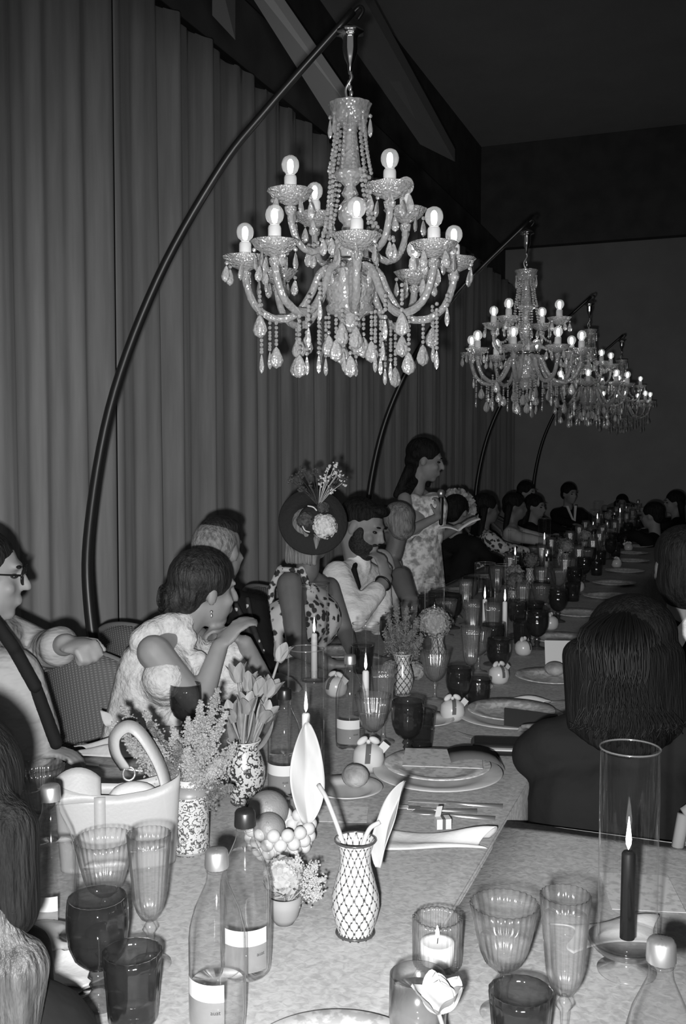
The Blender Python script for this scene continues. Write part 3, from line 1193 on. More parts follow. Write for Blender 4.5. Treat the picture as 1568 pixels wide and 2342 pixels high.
def napkin(name, label, w, d, loc, rz, m, seed, hgt=0.02, folds=3):
    rs = random.Random(seed)
    p1, p2 = rs.uniform(0, 6), rs.uniform(0, 6)
    mb = MB()

    def fn(u, v):
        x, y = w * (u - 0.5), d * (v - 0.5)
        e_ = 1 - (2 * abs(v - 0.5)) ** 3
        z = 0.004 + hgt * e_ * (0.55 + 0.45 * math.sin(folds * v * PI * 2 + p1 + 2 * u)) * (0.6 + 0.4 * math.sin(u * 5 + p2))
        return (x + 0.02 * math.sin(v * 6 + p2), y * (0.8 + 0.25 * math.sin(u * 4 + p1)), max(z, 0.003))
    mb.grid(40, 24, fn)
    o = mb.build(name, m)
    md = o.modifiers.new('thick', 'SOLIDIFY')
    md.thickness = 0.0025
    o.location = loc
    o.rotation_euler = (0, 0, rz)
    return tag(o, label, 'napkin')


napkin('napkin', 'rumpled white napkin trailing behind the lattice-patterned vase', 0.24, 0.10, on(985, 1928), 0.28, 'napkin', 3, 0.035, 1)
napkin('napkin', 'folded pale napkin on the plate side near the dark tumbler', 0.2, 0.09, on(1175, 1612), 0.2, 'napkin', 5, 0.03, 1)
napkin('napkin', 'grey folded napkin behind the white handbag handle', 0.2, 0.16, on(265, 1715), 0.5, 'linen', 6, 0.035, 2)
napkin('napkin', 'white napkin hanging over the near edge beside the dark goblet', 0.11, 0.2, on(150, 2215, TZ + 0.002), 0.3, 'napkin', 8, 0.02, 1)
napkin('napkin', 'grey crumpled napkin behind the feathery flowers', 0.22, 0.12, on(330, 1655), 0.5, 'linen', 9, 0.05, 2)
card('paper_card', 'flat white square card below the handbag vase, beside the anthurium stem', 'card', 0.13, 0.1, 0.001, on(775, 1862, TZ + 0.001), 0.3, 'menu')
o = card('paper_sheet', 'upright white paper propped beside the dark goblet, by the woman in black', 'paper', 0.14, 0.11, 0.0015, on(1288, 1498, TZ + 0.056), 0.3, 'paper', (1.25, 0.0))
card('paper_card', 'white card by the foot of the black candle', 'card', 0.13, 0.16, 0.0012, on(1465, 2040, TZ + 0.002), 0.25, 'menu')
napkin('napkin', 'white napkin under the foot of the black candle', 0.16, 0.12, on(1395, 2135), 0.6, 'napkin', 12, 0.02, 1)

# ------------------------------------------------------------------ favours: small white pots with ribbon and tag
def make_favour():
    t = thing('favour_pot', 'x', 'favour')
    MB().lathe([(0.001, 0.0), (0.025, 0.0), (0.037, 0.012), (0.042, 0.032), (0.038, 0.054), (0.026, 0.066), (0.016, 0.07), (0.001, 0.071)], 32).build('pot', 'white', t)
    b = MB()
    for s in (-1, 1):
        b.ell((s * 0.016, 0, 0.079), (0.017, 0.009, 0.009), Euler((0, s * 0.5, 0.3)).to_matrix(), 12, 8)
    b.ell((0, 0, 0.076), 0.006)
    b.build('bow', 'napkin', t)
    MB().grid(8, 2, lambda u, v: ((v - 0.5) * 0.014 - 0.008 * u, -0.012 - 0.032 * math.sin(u * 1.4), 0.073 - 0.042 * u * u)).build('ribbon', 'card', t)
    MB().box((0.036, -0.004, 0.058), (0.024, 0.001, 0.034), Euler((0.2, 0.7, 0.3)).to_matrix()).build('tag', 'paper', t)
    return t


fav = make_favour()
place(fav, on(842, 1762), YAW + 0.1, 'white favour pot with bow and dark ribbon beside the nearest plate')
place(fav, on(1034, 1648), YAW + 0.2, 'white favour pot with bow beside the dark tumbler', s=0.92)
place(fav, on(1140, 1563), YAW + 0.5, 'white favour pot with ribbon below the twin candle tubes', s=0.9)
place(fav, on(1196, 1498), YAW + 0.9, 'white favour pot beside the upright paper and dark goblet', s=0.85)
place(fav, on(768, 1592), YAW - 0.6, 'white favour pot behind the wide glass hurricane', s=0.95)
# striped sweet box on the napkin
t = thing('sweet_box', 'tiny white striped sweet box on the napkin', 'box', on(1012, 1892, TZ + 0.012), 0.5)
MB().box((0, 0, 0.011), (0.032, 0.026, 0.022)).build('box', 'paper', t)
MB().box((0, 0, 0.011), (0.007, 0.0268, 0.0228)).build('stripe', 'card', t)
MB().box((-0.008, 0.005, 0.034), (0.014, 0.002, 0.024), Euler((0.2, 0.1, 0.4)).to_matrix()).build('tag', 'paper', t)

# ------------------------------------------------------------------ vases
def cyl_pattern(name, ink, ground, n, zf, thick, noise=0.2, kind='lattice', rough=0.25):
    """glazed print laid out round the pot: lattice with rosettes, or scrolling leaves"""
    m, t, N, L, b = nt(name)
    b.inputs['Roughness'].default_value = rough
    tc = N.new('ShaderNodeTexCoord')
    sp = N.new('ShaderNodeSeparateXYZ')
    L.new(tc.outputs['Object'], sp.inputs[0])

    def mth(op, a, b2=None, c=None):
        q = N.new('ShaderNodeMath')
        q.operation = op
        for i, x in enumerate((a, b2, c)):
            if x is None:
                continue
            if isinstance(x, (int, float)):
                q.inputs[i].default_value = x
            else:
                L.new(x, q.inputs[i])
        return q.outputs[0]
    th = mth('ARCTAN2', sp.outputs[1], sp.outputs[0])
    u = mth('MULTIPLY', th, n / 2)
    v = mth('MULTIPLY', sp.outputs[2], zf)
    nz = N.new('ShaderNodeTexNoise')
    nz.inputs['Scale'].default_value = 160
    L.new(tc.outputs['Object'], nz.inputs[0])
    w = mth('MULTIPLY_ADD', nz.outputs[0], noise, -noise / 2)
    if kind == 'lattice':
        p = mth('ABSOLUTE', mth('SINE', mth('ADD', u, v)))
        q = mth('ABSOLUTE', mth('SINE', mth('SUBTRACT', u, v)))
        ln = mth('ADD', mth('MINIMUM', p, q), mth('MULTIPLY', mth('GREATER_THAN', mth('ABSOLUTE', mth('SINE', mth('MULTIPLY', v, 4))), 0.55), 0.22))
        ro = mth('ADD', p, q)                       # rosettes at the crossings
        ro2 = mth('ABSOLUTE', mth('SUBTRACT', ro, 0.55))
        ring = mth('MULTIPLY', mth('ABSOLUTE', mth('SINE', mth('MULTIPLY', ro, 6))), 0.6)
        val = mth('ADD', mth('MINIMUM', ln, mth('ADD', ring, mth('MULTIPLY', mth('GREATER_THAN', ro, 0.75), 5))), w)
    else:
        mp = N.new('ShaderNodeCombineXYZ')
        L.new(mth('MULTIPLY', th, n), mp.inputs[0])
        L.new(v, mp.inputs[1])
        vo = N.new('ShaderNodeTexVoronoi')
        vo.inputs['Scale'].default_value = 1.0
        vo.feature = 'F1'
        L.new(mp.outputs[0], vo.inputs[0])
        n2 = N.new('ShaderNodeTexNoise')
        n2.inputs['Scale'].default_value = 2.6
        n2.inputs['Detail'].default_value = 3
        L.new(mp.outputs[0], n2.inputs[0])
        pet = mth('MULTIPLY_ADD', n2.outputs[0], 0.9, mth('MULTIPLY', vo.outputs['Distance'], 0.9))
        val = mth('ADD', mth('ABSOLUTE', mth('SINE', mth('MULTIPLY', pet, 7.5))), w)
    cr = N.new('ShaderNodeValToRGB')
    cr.color_ramp.elements[0].position = thick
    cr.color_ramp.elements[1].position = thick + 0.1
    cr.color_ramp.elements[0].color = grey(ink)
    cr.color_ramp.elements[1].color = grey(ground)
    L.new(val, cr.inputs[0])
    L.new(cr.outputs[0], b.inputs['Base Color'])
    return m


M['lattice'] = cyl_pattern('lattice_print', 0.03, 0.42, 14, 105, 0.27, 0.3)
M['scroll'] = cyl_pattern('leaf_scroll_print', 0.06, 0.4, 2.6, 75, 0.45, 0.2, 'scroll')
M['scroll2'] = cyl_pattern('bold_scroll_print', 0.03, 0.42, 1.9, 48, 0.5, 0.2, 'scroll')
M['lattice2'] = cyl_pattern('small_lattice_print', 0.05, 0.42, 10, 110, 0.36, 0.5)
M['dark_glaze'] = mat('dark_glaze', 0.05, 0.2, 0.5)
M['grey_glaze'] = mat('grey_glaze', 0.2, 0.4, 0.4)


def make_vase(prof, m, lip, lipr, label, loc, rz=0, foot=None):
    t = thing('vase', label, 'vase', loc, rz)
    MB().lathe(wall(prof, 0.003), 56).build('body', m, t)
    r, z = prof[-1]
    mb = MB()
    mb.tube([((r + lipr) * math.cos(2 * PI * i / 40), (r + lipr) * math.sin(2 * PI * i / 40), z) for i in range(41)], 0.0022, 6, cap=False)
    mb.build('rim', lip, t)
    r0, z0 = prof[1]
    mb = MB()
    mb.tube([((r0) * math.cos(2 * PI * i / 40), (r0) * math.sin(2 * PI * i / 40), 0.004) for i in range(41)], 0.0025, 6, cap=False)
    mb.build('foot_ring', foot or lip, t)
    return t


V1 = on(812, 2136)
make_vase([(0.004, 0.0), (0.032, 0.0), (0.030, 0.008), (0.036, 0.025), (0.0415, 0.048), (0.0405, 0.068), (0.033, 0.098), (0.0265, 0.122), (0.026, 0.14), (0.031, 0.158), (0.035, 0.165)],
          'lattice', 'dark_glaze', -0.0005, 'white lattice-printed vase with two white anthuriums', V1, 0.3)
V2 = on(434, 1944)
t = make_vase([(0.004, 0.0), (0.0395, 0.0), (0.040, 0.01), (0.040, 0.118), (0.039, 0.122)], 'scroll', 'grey_glaze', -0.0005, 'leaf-printed canister vase of feathery flowers beside the white handbag', V2, 0.4, 'grey_glaze')
MB().lathe([(0.040, 0.12), (0.0395, 0.128), (0.03, 0.138), (0.027, 0.139)], 48).build('shoulder', 'grey_glaze', t)
MB().lathe([(0.026, 0.136), (0.026, 0.152), (0.023, 0.152), (0.023, 0.136)], 40).build('neck', 'white', t)
V3 = on(558, 1836)
make_vase([(0.004, 0.0), (0.03, 0.0), (0.030, 0.006), (0.042, 0.03), (0.05, 0.06), (0.05, 0.085), (0.043, 0.11), (0.036, 0.125), (0.035, 0.14), (0.04, 0.15)],
          'scroll2', 'white', -0.001, 'round-bellied vase with bold dark scrolls, full of tulips', V3, 0.9, 'dark_glaze')
V4 = on(920, 1590)
make_vase([(0.004, 0.0), (0.027, 0.0), (0.026, 0.006), (0.033, 0.03), (0.0375, 0.055), (0.035, 0.078), (0.026, 0.105), (0.024, 0.125), (0.029, 0.142)],
          'lattice2', 'white', -0.0005, 'small lattice-printed vase of dark filler flowers before the bearded man', V4, 0.1, 'white')

# ------------------------------------------------------------------ flowers
def leaf_blade(mb, L_, w, fold, curl, wob=0.0, nu=16, nv=9, m=None, tipx=0.0):
    """blade from the origin along +Z, broad face towards -Y"""
    def fn(u, v):
        x = (v - 0.5) * 2
        wid = w * (math.sin(PI * min(u * 0.96 + 0.03, 1)) ** 0.62) * (1 - 0.25 * u)
        y = -fold * abs(x) * wid / w * w * 1.2 + curl * L_ * u * u + wob * math.sin(9 * u + 3 * x)
        p = Vector((x * wid + tipx * u ** 3, y, L_ * u))
        return m @ p if m is not None else p
    return mb.grid(nu, nv, fn)


def spathe(label, base, tip, stem_pts, width, fold, roll_):
    """anthurium: one long white spathe, spadix and stem, standing in the vase"""
    root = thing('anthurium', label, 'flower', stem_pts[0])
    o0 = Vector(stem_pts[0])
    base, tip = Vector(base), Vector(tip)
    d = (tip - base)
    q = d.to_track_quat('Z', 'Y').to_matrix()
    tocam = (CAM - base).normalized()
    y = -(tocam - d.normalized() * tocam.dot(d.normalized())).normalized()
    z = d.normalized()
    x = y.cross(z)
    R = Matrix((x, y, z)).transposed() @ Matrix.Rotation(roll_, 3, 'Z')
    mb = MB()
    leaf_blade(mb, d.length, width, fold, 0.06, 0.0032, 30, 15, R, 0.008)
    mb.v = [tuple(Vector(p) + base - o0) for p in mb.v]
    o = mb.build('spathe', 'petal', root)
    md = o.modifiers.new('thick', 'SOLIDIFY')
    md.thickness = 0.0012
    MB().tube([Vector(p) - o0 for p in spline(stem_pts, 16)], 0.0042, 8).build('stem', 'stem2', root)
    return root


M['stem2'] = mat('pale_stem', 0.34, 0.5, 0.3)
va = V1 + Vector((0, 0, 0.012))
zb = lambda px, py, d: dep(px, py, d)
d1 = (V1 - CAM).dot(CM @ Vector((0, 0, -1)))
spathe('white anthurium leaning towards the tall candle, taller of two in the lattice vase',
       zb(702, 1882, d1 + 0.05), zb(694, 1652, d1 + 0.1), [va + Vector((0.0, 0, 0)), zb(792, 1960, d1), zb(752, 1840, d1 + 0.03), zb(728, 1795, d1 + 0.06)], 0.036, 0.35, 0.25)
spathe('white anthurium drooping beside the vase rim, shorter of two in the lattice vase',
       zb(868, 1985, d1 + 0.0), zb(912, 1782, d1 + 0.05), [va + Vector((0.004, 0, 0)), zb(826, 1960, d1), zb(842, 1900, d1 + 0.01), zb(868, 1880, d1 + 0.015)], 0.021, 0.9, -0.6)

tul_p = MB()
leaf_blade(tul_p, 0.05, 0.017, -0.25, -0.12, 0, 12, 7)
TULP = tul_p.mesh('petal')
TULP.materials.append(M['tulip'])


def tulip(label, base, head, mid=None, s=1.0):
    base, head = Vector(base), Vector(head)
    root = thing('tulip', label, 'flower', base)
    mid = Vector(mid) if mid is not None else (base + head) / 2 + Vector((rnd(-0.01, 0.01), rnd(-0.01, 0.01), 0.01))
    P = spline([base, mid, head], 14)
    MB().tube([p - base for p in P], 0.0034, 7).build('stem', 'stem', root)
    d = (P[-1] - P[-3]).normalized()
    q = d.to_track_quat('Z', 'Y').to_matrix()
    for k in range(6):
        a = 2 * PI * k / 6 + rnd(-0.1, 0.1)
        o = put('petal', TULP, None, root)
        rot = q @ Matrix.Rotation(a, 3, 'Z')
        inner = k % 2
        loc = rot @ Vector((0, 0.007 + 0.003 * inner, -0.002))
        o.location = head - base + loc * s
        o.rotation_euler = (rot @ Matrix.Rotation(-0.30 + 0.08 * inner, 3, 'X') @ Matrix.Rotation(PI, 3, 'Z')).to_euler()
        o.scale = (s, s, s)
    lf = MB()
    R = q @ Matrix.Rotation(rnd(0, 6), 3, 'Z') @ Matrix.Rotation(0.35, 3, 'X')
    leaf_blade(lf, 0.1 * s, 0.012, 0.5, 0.2, 0, 12, 5, R)
    lf.v = [tuple(Vector(p) + (P[5] - base)) for p in lf.v]
    lf.build('leaf', 'leaf', root)
    return root


d3 = (V3 - CAM).dot(CM @ Vector((0, 0, -1)))
vb = V3 + Vector((0, 0, 0.05))
TT = [((636, 1512), 0.06, 'single tulip standing highest on a long stem, against the glass hurricane'), ((612, 1592), 0.0, 'closed tulip beside the black bottle cap, lower of the pair'),
      ((588, 1590), 0.01, 'closed tulip touching its twin beside the black bottle cap'), ((545, 1560), 0.03, 'open ruffled tulip under the folded hands of the woman in white'),
      ((566, 1580), 0.05, 'tulip half hidden behind the closed pair'), ((562, 1630), -0.02, 'low tulip in the middle of the vase'), ((532, 1650), -0.03, 'low tulip nearest the feathery flowers'),
      ((600, 1650), -0.03, 'low tulip leaning beside the dark bottle')]
for i, ((px, py), dd, lb) in enumerate(TT):
    h = zb(px, py, d3 + dd)
    tulip(lb, vb + Vector((0.012 * math.cos(i), 0.012 * math.sin(i), 0)), h, (vb + h) / 2 + Vector((0.004 * math.cos(i * 2), 0, 0.02)), 1.0)


def blob(mb, p, s):
    """tiny faceted floret"""
    a = Vector((rnd(-1, 1), rnd(-1, 1), rnd(-1, 1))).normalized()
    b_ = a.orthogonal().normalized()
    c = a.cross(b_)
    P = [p + a * s, p - a * s, p + b_ * s, p - b_ * s, p + c * s, p - c * s]
    mb.add(P, [(0, 2, 4), (0, 4, 3), (0, 3, 5), (0, 5, 2), (1, 4, 2), (1, 3, 4), (1, 5, 3), (1, 2, 5)], False)


def spray(name, label, base, tip, n, spread, size, m, group=None, bend=0.02, stem='stem', start=0.35):
    """one plume: stem and a mass of tiny florets along it"""
    base, tip = Vector(base), Vector(tip)
    root = thing(name, label, 'flower', base, group=group)
    mid = (base + tip) / 2 + Vector((0, 0, bend))
    P = spline([base, mid, tip], 20)
    MB().tube([p - base for p in P], 0.0014, 5).build('stem', stem, root)
    mb = MB()
    d = (tip - base).normalized()
    for k in range(n):
        u = start + (1 - start) * rnd(0, 1)
        p = P[min(int(u * 20), 20)]
        w = spread * (1.15 - u) * (0.3 + 0.7 * rnd(0, 1))
        r = Vector((rnd(-1, 1), rnd(-1, 1), rnd(-1, 1)))
        r = (r - d * r.dot(d) * 0.5)
        blob(mb, p - base + r * w + d * rnd(-0.008, 0.008), size * rnd(0.6, 1.3))
    o = mb.build('florets', m, root)
    o['kind'] = 'stuff'
    return root


# feathery plumes in the canister vase
M['fluff2'] = mat('pale_feather_flower', 0.2, 0.85, 0.05, v2=0.32, scale=60)
M['fluff3'] = mat('dark_feather_flower', 0.07, 0.85, 0.05, v2=0.18, scale=60)
d2 = (V2 - CAM).dot(CM @ Vector((0, 0, -1)))
vt = V2 + Vector((0, 0, 0.02))
PL = [(255, 1650, 0.1, 2), (285, 1690, 0.05, 2), (275, 1615, 0.16, 2), (330, 1625, 0.14, 2), (350, 1690, 0.02, 2), (395, 1660, 0.06, 2), (430, 1640, 0.1, 2), (375, 1740, -0.02, 3), (460, 1600, 0.14, 2), (500, 1570, 0.16, 2),
      (520, 1625, 0.1, 2), (470, 1680, 0.03, 2), (430, 1710, -0.02, 2), (540, 1700, 0.06, 2), (505, 1735, 0.0, 2), (405, 1700, 0.0, 3), (530, 1800, -0.02, 3), (340, 1650, 0.1, 3), (445, 1745, -0.03, 2)]
for i, (px, py, dd, mk) in enumerate(PL):
    tip = zb(px, py, d2 + dd)
    if tip.z < TZ + 0.05:
        tip.z = TZ + 0.05
    spray('feather_flower', 'feathery plume flower spilling from the leaf-printed canister vase', vt + Vector((0.01 * math.cos(i), 0.01 * math.sin(i), 0)), tip, 620, 0.042, 0.0031,
          'fluff2' if mk == 2 else 'fluff3', 'plumes in the canister vase', 0.035, start=0.4)
# dark filler flowers in the small vase
d4 = (V4 - CAM).dot(CM @ Vector((0, 0, -1)))
vd = V4 + Vector((0, 0, 0.03))
for i, (px, py) in enumerate([(885, 1400), (905, 1378), (930, 1385), (955, 1410), (880, 1440), (940, 1440), (965, 1450), (910, 1425)]):
    spray('filler_flower', 'dark fine-headed filler flower in the small lattice-printed vase', vd, zb(px, py, d4 + rnd(-0.04, 0.06)), 260, 0.05, 0.004, 'fluff3', 'filler flowers in the small vase', 0.01, start=0.55)


def pom(name, label, c, r, n, size, m, petal=False, stem_to=None):
    """round flower head of many small petals"""
    c = Vector(c)
    root = thing(name, label, 'flower', c if stem_to is None else stem_to)
    o0 = root.location.copy()
    mb = MB()
    for k in range(n):
        d = Vector((rnd(-1, 1), rnd(-1, 1), rnd(-0.6, 1))).normalized()
        p = c - o0 + d * r * rnd(0.75, 1.0)
        if petal:
            u = d.orthogonal().normalized()
            u = Matrix.Rotation(rnd(0, 6.3), 3, d) @ u
            w = d.cross(u)
            s = size * rnd(0.7, 1.2)
            mb.add([p - u * s * 0.6, p + w * s * 0.7 + d * s * 0.3, p + u * s * 0.6 + d * s * 0.2, p - w * s * 0.7 + d * s * 0.3], [(0, 1, 2, 3)], False)
        else:
            blob(mb, p, size * rnd(0.7, 1.2))
    mb.ell(c - o0, r * 0.72, n=12, m=8)
    mb.build('flower_head', m, root)['kind'] = 'stuff'
    if stem_to is not None:
        MB().tube([(0, 0, 0), (c - o0) * 0.5 + Vector((0.004, 0, 0)), c - o0], 0.002, 6).build('stem', 'stem', root)
    return root


# clay cup with white carnation and gypsophila
V5 = on(650, 2110)
t = thing('flower_cup', 'small clay cup holding a white carnation and baby\'s breath', 'cup', V5)
MB().lathe(wall([(0.004, 0.0), (0.016, 0.0), (0.024, 0.012), (0.029, 0.03), (0.0305, 0.05)], 0.004), 40).build('cup', 'terracotta', t)
MB().lathe([(0.001, 0.034), (0.0255, 0.034)], 24).build('soil', 'fluff', t)
d5 = (V5 - CAM).dot(CM @ Vector((0, 0, -1)))
pom('carnation', 'white ruffled carnation in the small clay cup', zb(646, 2005, d5), 0.033, 420, 0.011, 'petal', True, V5 + Vector((0, 0, 0.034)))
for i, (px, py) in enumerate([(690, 1985), (725, 1975), (740, 2010), (705, 2020), (680, 1960), (735, 2045), (700, 2050)]):
    spray('gypsophila', 'speckled baby\'s breath sprig in the small clay cup', V5 + Vector((0.006, 0, 0.034)), zb(px, py, d5 + rnd(-0.02, 0.02)), 200, 0.04, 0.0023, 'petal' if i % 3 else 'fluff3', 'gypsophila sprigs in the clay cup', 0.008, start=0.55)

# hydrangea beside the small vase
V6 = on(985, 1560)
pom('hydrangea', 'pale round hydrangea head behind the ribbed wine glass', dep(992, 1425, 3.55), 0.06, 500, 0.011, 'fluff2', True, V6 + Vector((0, 0.12, 0.0)))
pom('garden_rose', 'white rose lying beside the small lattice-printed vase', on(948, 1535, TZ + 0.031), 0.032, 160, 0.014, 'petal', True)
pom('garden_rose', 'white rose behind the small lattice-printed vase, hurricane side', on(893, 1530, TZ + 0.029), 0.03, 160, 0.014, 'petal', True)

# ------------------------------------------------------------------ hobnail bowl with fruit
V7 = on(640, 1958)
t = thing('hobnail_bowl', 'white bubble-textured bowl holding two round fruits', 'bowl', V7)
MB().lathe(wall([(0.004, 0.0), (0.035, 0.0), (0.05, 0.02), (0.058, 0.045), (0.062, 0.064)], 0.006), 40).build('bowl', 'white', t)
bub = MB()
bub.ell((0, 0, 0), 0.0135, n=14, m=9)
bub = bub.mesh('bubble')
bub.materials.append(M['white'])
for j, (r, z, n) in enumerate([(0.063, 0.066, 14), (0.061, 0.046, 14), (0.054, 0.027, 12), (0.042, 0.011, 10)]):
    for k in range(n):
        a = 2 * PI * (k + 0.5 * (j % 2)) / n
        o = put('bubble', bub, None, t)
        o.location = (r * math.cos(a), r * math.sin(a), max(z, 0.0136))


def fruit(label, p, r, sq=1.0):
    t = thing('orange', label, 'fruit', p)
    mb = MB()
    mb.ell((0, 0, 0), (r, r, r * sq), n=28, m=18)
    mb.build('peel', 'orange', t)
    MB().ell((0.25 * r, -0.7 * r, 0.66 * r * sq), (0.003, 0.003, 0.002)).build('navel', 'stem', t)


d7 = (V7 - CAM).dot(CM @ Vector((0, 0, -1)))
fruit('larger smooth round fruit at the back of the bubble bowl', zb(613, 1853, d7 + 0.03), 0.0425, 0.95)
fruit('smaller round fruit resting in front in the bubble bowl', zb(614, 1896, d7 - 0.035), 0.033)

# ------------------------------------------------------------------ white handbag
V8 = on(272, 1985) + Vector((-0.02, 0.03, 0))
t = thing('handbag', 'white leather handbag with upright loop handle on the table', 'bag', V8, YAW + 0.22)
bagm = MB()
W, D, H = 0.113, 0.052, 0.175


def bag_ring(z, k):
    pts = []
    f = 1 + 0.10 * (z / H)
    dz = z * 0.22
    for i in range(40):
        a = 2 * PI * i / 40
        c, s = math.cos(a), math.sin(a)
        e_ = 0.45
        x = W * f * math.copysign(abs(c) ** e_, c)
        y = D * math.copysign(abs(s) ** e_, s) * (1 - 0.25 * z / H)
        sag = -0.028 * (z / H) ** 2 * (1 - (abs(x) / (W * f)) ** 2)
        tilt = 0.0
        pts.append((x, y, z + sag + tilt))
    return pts


rings = [bag_ring(H * q, q) for q in (0, 0.03, 0.1, 0.3, 0.5, 0.7, 0.85, 1.0)]
vs2 = [p for r in rings for p in r]
fs2 = [(k * 40 + i, k * 40 + (i + 1) % 40, (k + 1) * 40 + (i + 1) % 40, (k + 1) * 40 + i) for k in range(7) for i in range(40)] + [tuple(range(40))[::-1]]
bagm.add(vs2, fs2)
o = bagm.build('body', 'leather', t)
md = o.modifiers.new('thick', 'SOLIDIFY')
md.thickness = 0.004
# front strap and side tab
mb = MB()
mb.grid(12, 3, lambda u, v: (-0.035 + 0.022 * (v - 0.5), -D - 0.003 + 0.012 * u, H * (0.12 + 0.84 * u) - 0.02 * u))
o = mb.build('front_band', 'leather', t)
md = o.modifiers.new('thick', 'SOLIDIFY')
md.thickness = 0.004
mb = MB()
hp = spline([(0.108, -0.03, 0.03), (0.1, -0.03, 0.12), (0.085, -0.02, 0.19), (0.05, -0.012, 0.255), (0.022, -0.004, 0.275), (-0.004, 0.002, 0.255), (-0.004, 0.005, 0.22), (0.015, 0.008, 0.185)], 40)
sec = []
for i, p in enumerate(hp):
    d = (hp[min(i + 1, 40)] - hp[max(i - 1, 0)]).normalized()
    n_ = Vector((0, 1, 0)).cross(d).normalized()
    wv = (n_ * 0.75 + Vector((0, 0.66, 0))).normalized() * 0.0135
    tv = d.cross(wv).normalized() * 0.002
    sec += [p - wv + tv, p + wv + tv, p + wv - tv, p - wv - tv]
mb.add(sec, [(i * 4 + k, i * 4 + (k + 1) % 4, i * 4 + 4 + (k + 1) % 4, i * 4 + 4 + k) for i in range(40) for k in range(4)] + [(0, 1, 2, 3), (160, 161, 162, 163)])
mb.build('handle', 'leather', t)
mb = MB()
mb.tube([(0.022 + 0.012 * math.cos(q * PI / 8), 0.008, 0.175 + 0.014 * math.sin(q * PI / 8)) for q in range(17)], 0.0025, 6)
mb.build('ring', 'steel', t)
mb = MB()
mb.grid(10, 6, lambda u, v: (-0.118 + 0.085 * u, -D * 0.86 + 0.03 * v, H * 0.8 + 0.062 * v * math.sin(PI * (0.2 + 0.65 * u)) ** 0.6))
o = mb.build('flap', 'leather', t)
md = o.modifiers.new('thick', 'SOLIDIFY')
md.thickness = 0.004
MB().ell((0.03, 0, 0.13), (0.05, 0.032, 0.03), n=16, m=10).build('lining', 'napkin', t)

# white blossom by the drink
c = dep(1003, 2318, 1.27)
t = thing('blossom', 'white open blossom in front of the smooth drinking glass', 'flower', (c.x, c.y, TZ))
zc = c.z - TZ
MB().tube([(0, 0, 0.0), (0.01, 0.01, zc * 0.6), (0, 0, zc)], 0.003, 6).build('stem', 'stem', t)
pm = MB()
leaf_blade(pm, 0.05, 0.024, -0.3, 0.25, 0.002, 14, 9)
pm = pm.mesh('petal')
pm.materials.append(M['petal'])
for k, (rz, rx) in enumerate([(0.3, 0.5), (1.5, 0.9), (2.7, 1.1), (3.9, 0.7), (5.1, 1.0), (0.9, 0.15), (3.2, 0.2)]):
    o = put('petal', pm, None, t)
    o.location = (0, 0, zc)
    o.rotation_euler = (rx, 0, rz)

# ------------------------------------------------------------------ people: shapes fused into one skin
def fuse(mb, voxel=0.009, smooth=4, name='body'):
    me = mb.mesh(name)
    o = bpy.data.objects.new('tmp', me)
    COL.objects.link(o)
    r = o.modifiers.new('r', 'REMESH')
    r.mode = 'VOXEL'
    r.voxel_size = voxel
    r.use_smooth_shade = True
    s = o.modifiers.new('s', 'SMOOTH')
    s.factor = 0.5
    s.iterations = smooth
    dg = bpy.context.evaluated_depsgraph_get()
    out = bpy.data.meshes.new_from_object(o.evaluated_get(dg))
    out.name = name
    bpy.data.objects.remove(o)
    bpy.data.meshes.remove(me)
    return out


M['skin'] = mat('skin', 0.27, 0.55, 0.3, v2=0.23, scale=9)
M['skin_tan'] = mat('tanned_skin', 0.17, 0.5, 0.35, v2=0.14, scale=9)
M['hair_dark'] = mat('dark_hair', 0.007, 0.65, 0.15, v2=0.02, scale=14, stretch=(6, 6, 0.6), bump=0.7, bscale=40, bstretch=(5, 5, 0.5))
M['hair_black'] = mat('black_hair', 0.004, 0.75, 0.12, v2=0.01, scale=14, stretch=(6, 6, 0.6), bump=0.7, bscale=40, bstretch=(5, 5, 0.5))
M['scarf'] = voro('leaf_print_scarf', 0.5, 0.012, 30, 0.8, (0.2, 0.26))
M['hair_brown'] = mat('brown_hair', 0.009, 0.5, 0.25, v2=0.035, scale=14, stretch=(5, 5, 0.8), bump=0.7, bscale=40, bstretch=(5, 5, 0.6))
M['hair_grey'] = mat('grey_hair', 0.12, 0.6, 0.2, v2=0.3, scale=50, stretch=(2, 2, 1), bump=0.6, bscale=120)
M['hair_fair'] = mat('fair_hair', 0.14, 0.5, 0.3, v2=0.3, scale=16, stretch=(6, 6, 0.7), bump=0.7, bscale=40, bstretch=(5, 5, 0.5))
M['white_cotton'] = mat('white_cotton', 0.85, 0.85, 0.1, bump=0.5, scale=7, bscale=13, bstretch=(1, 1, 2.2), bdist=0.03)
M['white_fluff'] = mat('white_ruffle', 0.62, 0.95, 0.05, v2=0.48, scale=45, bump=0.8, bscale=70)
M['black_cloth'] = mat('black_cloth', 0.011, 0.85, 0.15, bump=0.4, scale=8, bscale=12, bdist=0.02)
M['trousers'] = mat('dark_trousers', 0.03, 0.85, 0.1)
M['beard'] = mat('beard', 0.015, 0.7, 0.2, v2=0.04, scale=120, bump=0.4)
M['eye'] = mat('eye', 0.02, 0.1, 0.5)
M['lens'] = thin_glass('spectacle_lens', 0.9, 0.7, 0.02)
M['floral'] = voro('floral_print', 0.1, 0.7, 26, 0.8, (0.28, 0.42))
M['floral_dark'] = voro('dark_floral_print', 0.03, 0.55, 34, 0.8, (0.4, 0.5))
M['greytop'] = mat('grey_top', 0.42, 0.85, 0.1, v2=0.5, scale=12)


def basis(fwd, up=(0, 0, 1)):
    f = Vector(fwd).normalized()
    r = f.cross(Vector(up)).normalized()
    u = r.cross(f)
    return Matrix((r, f, u)).transposed()


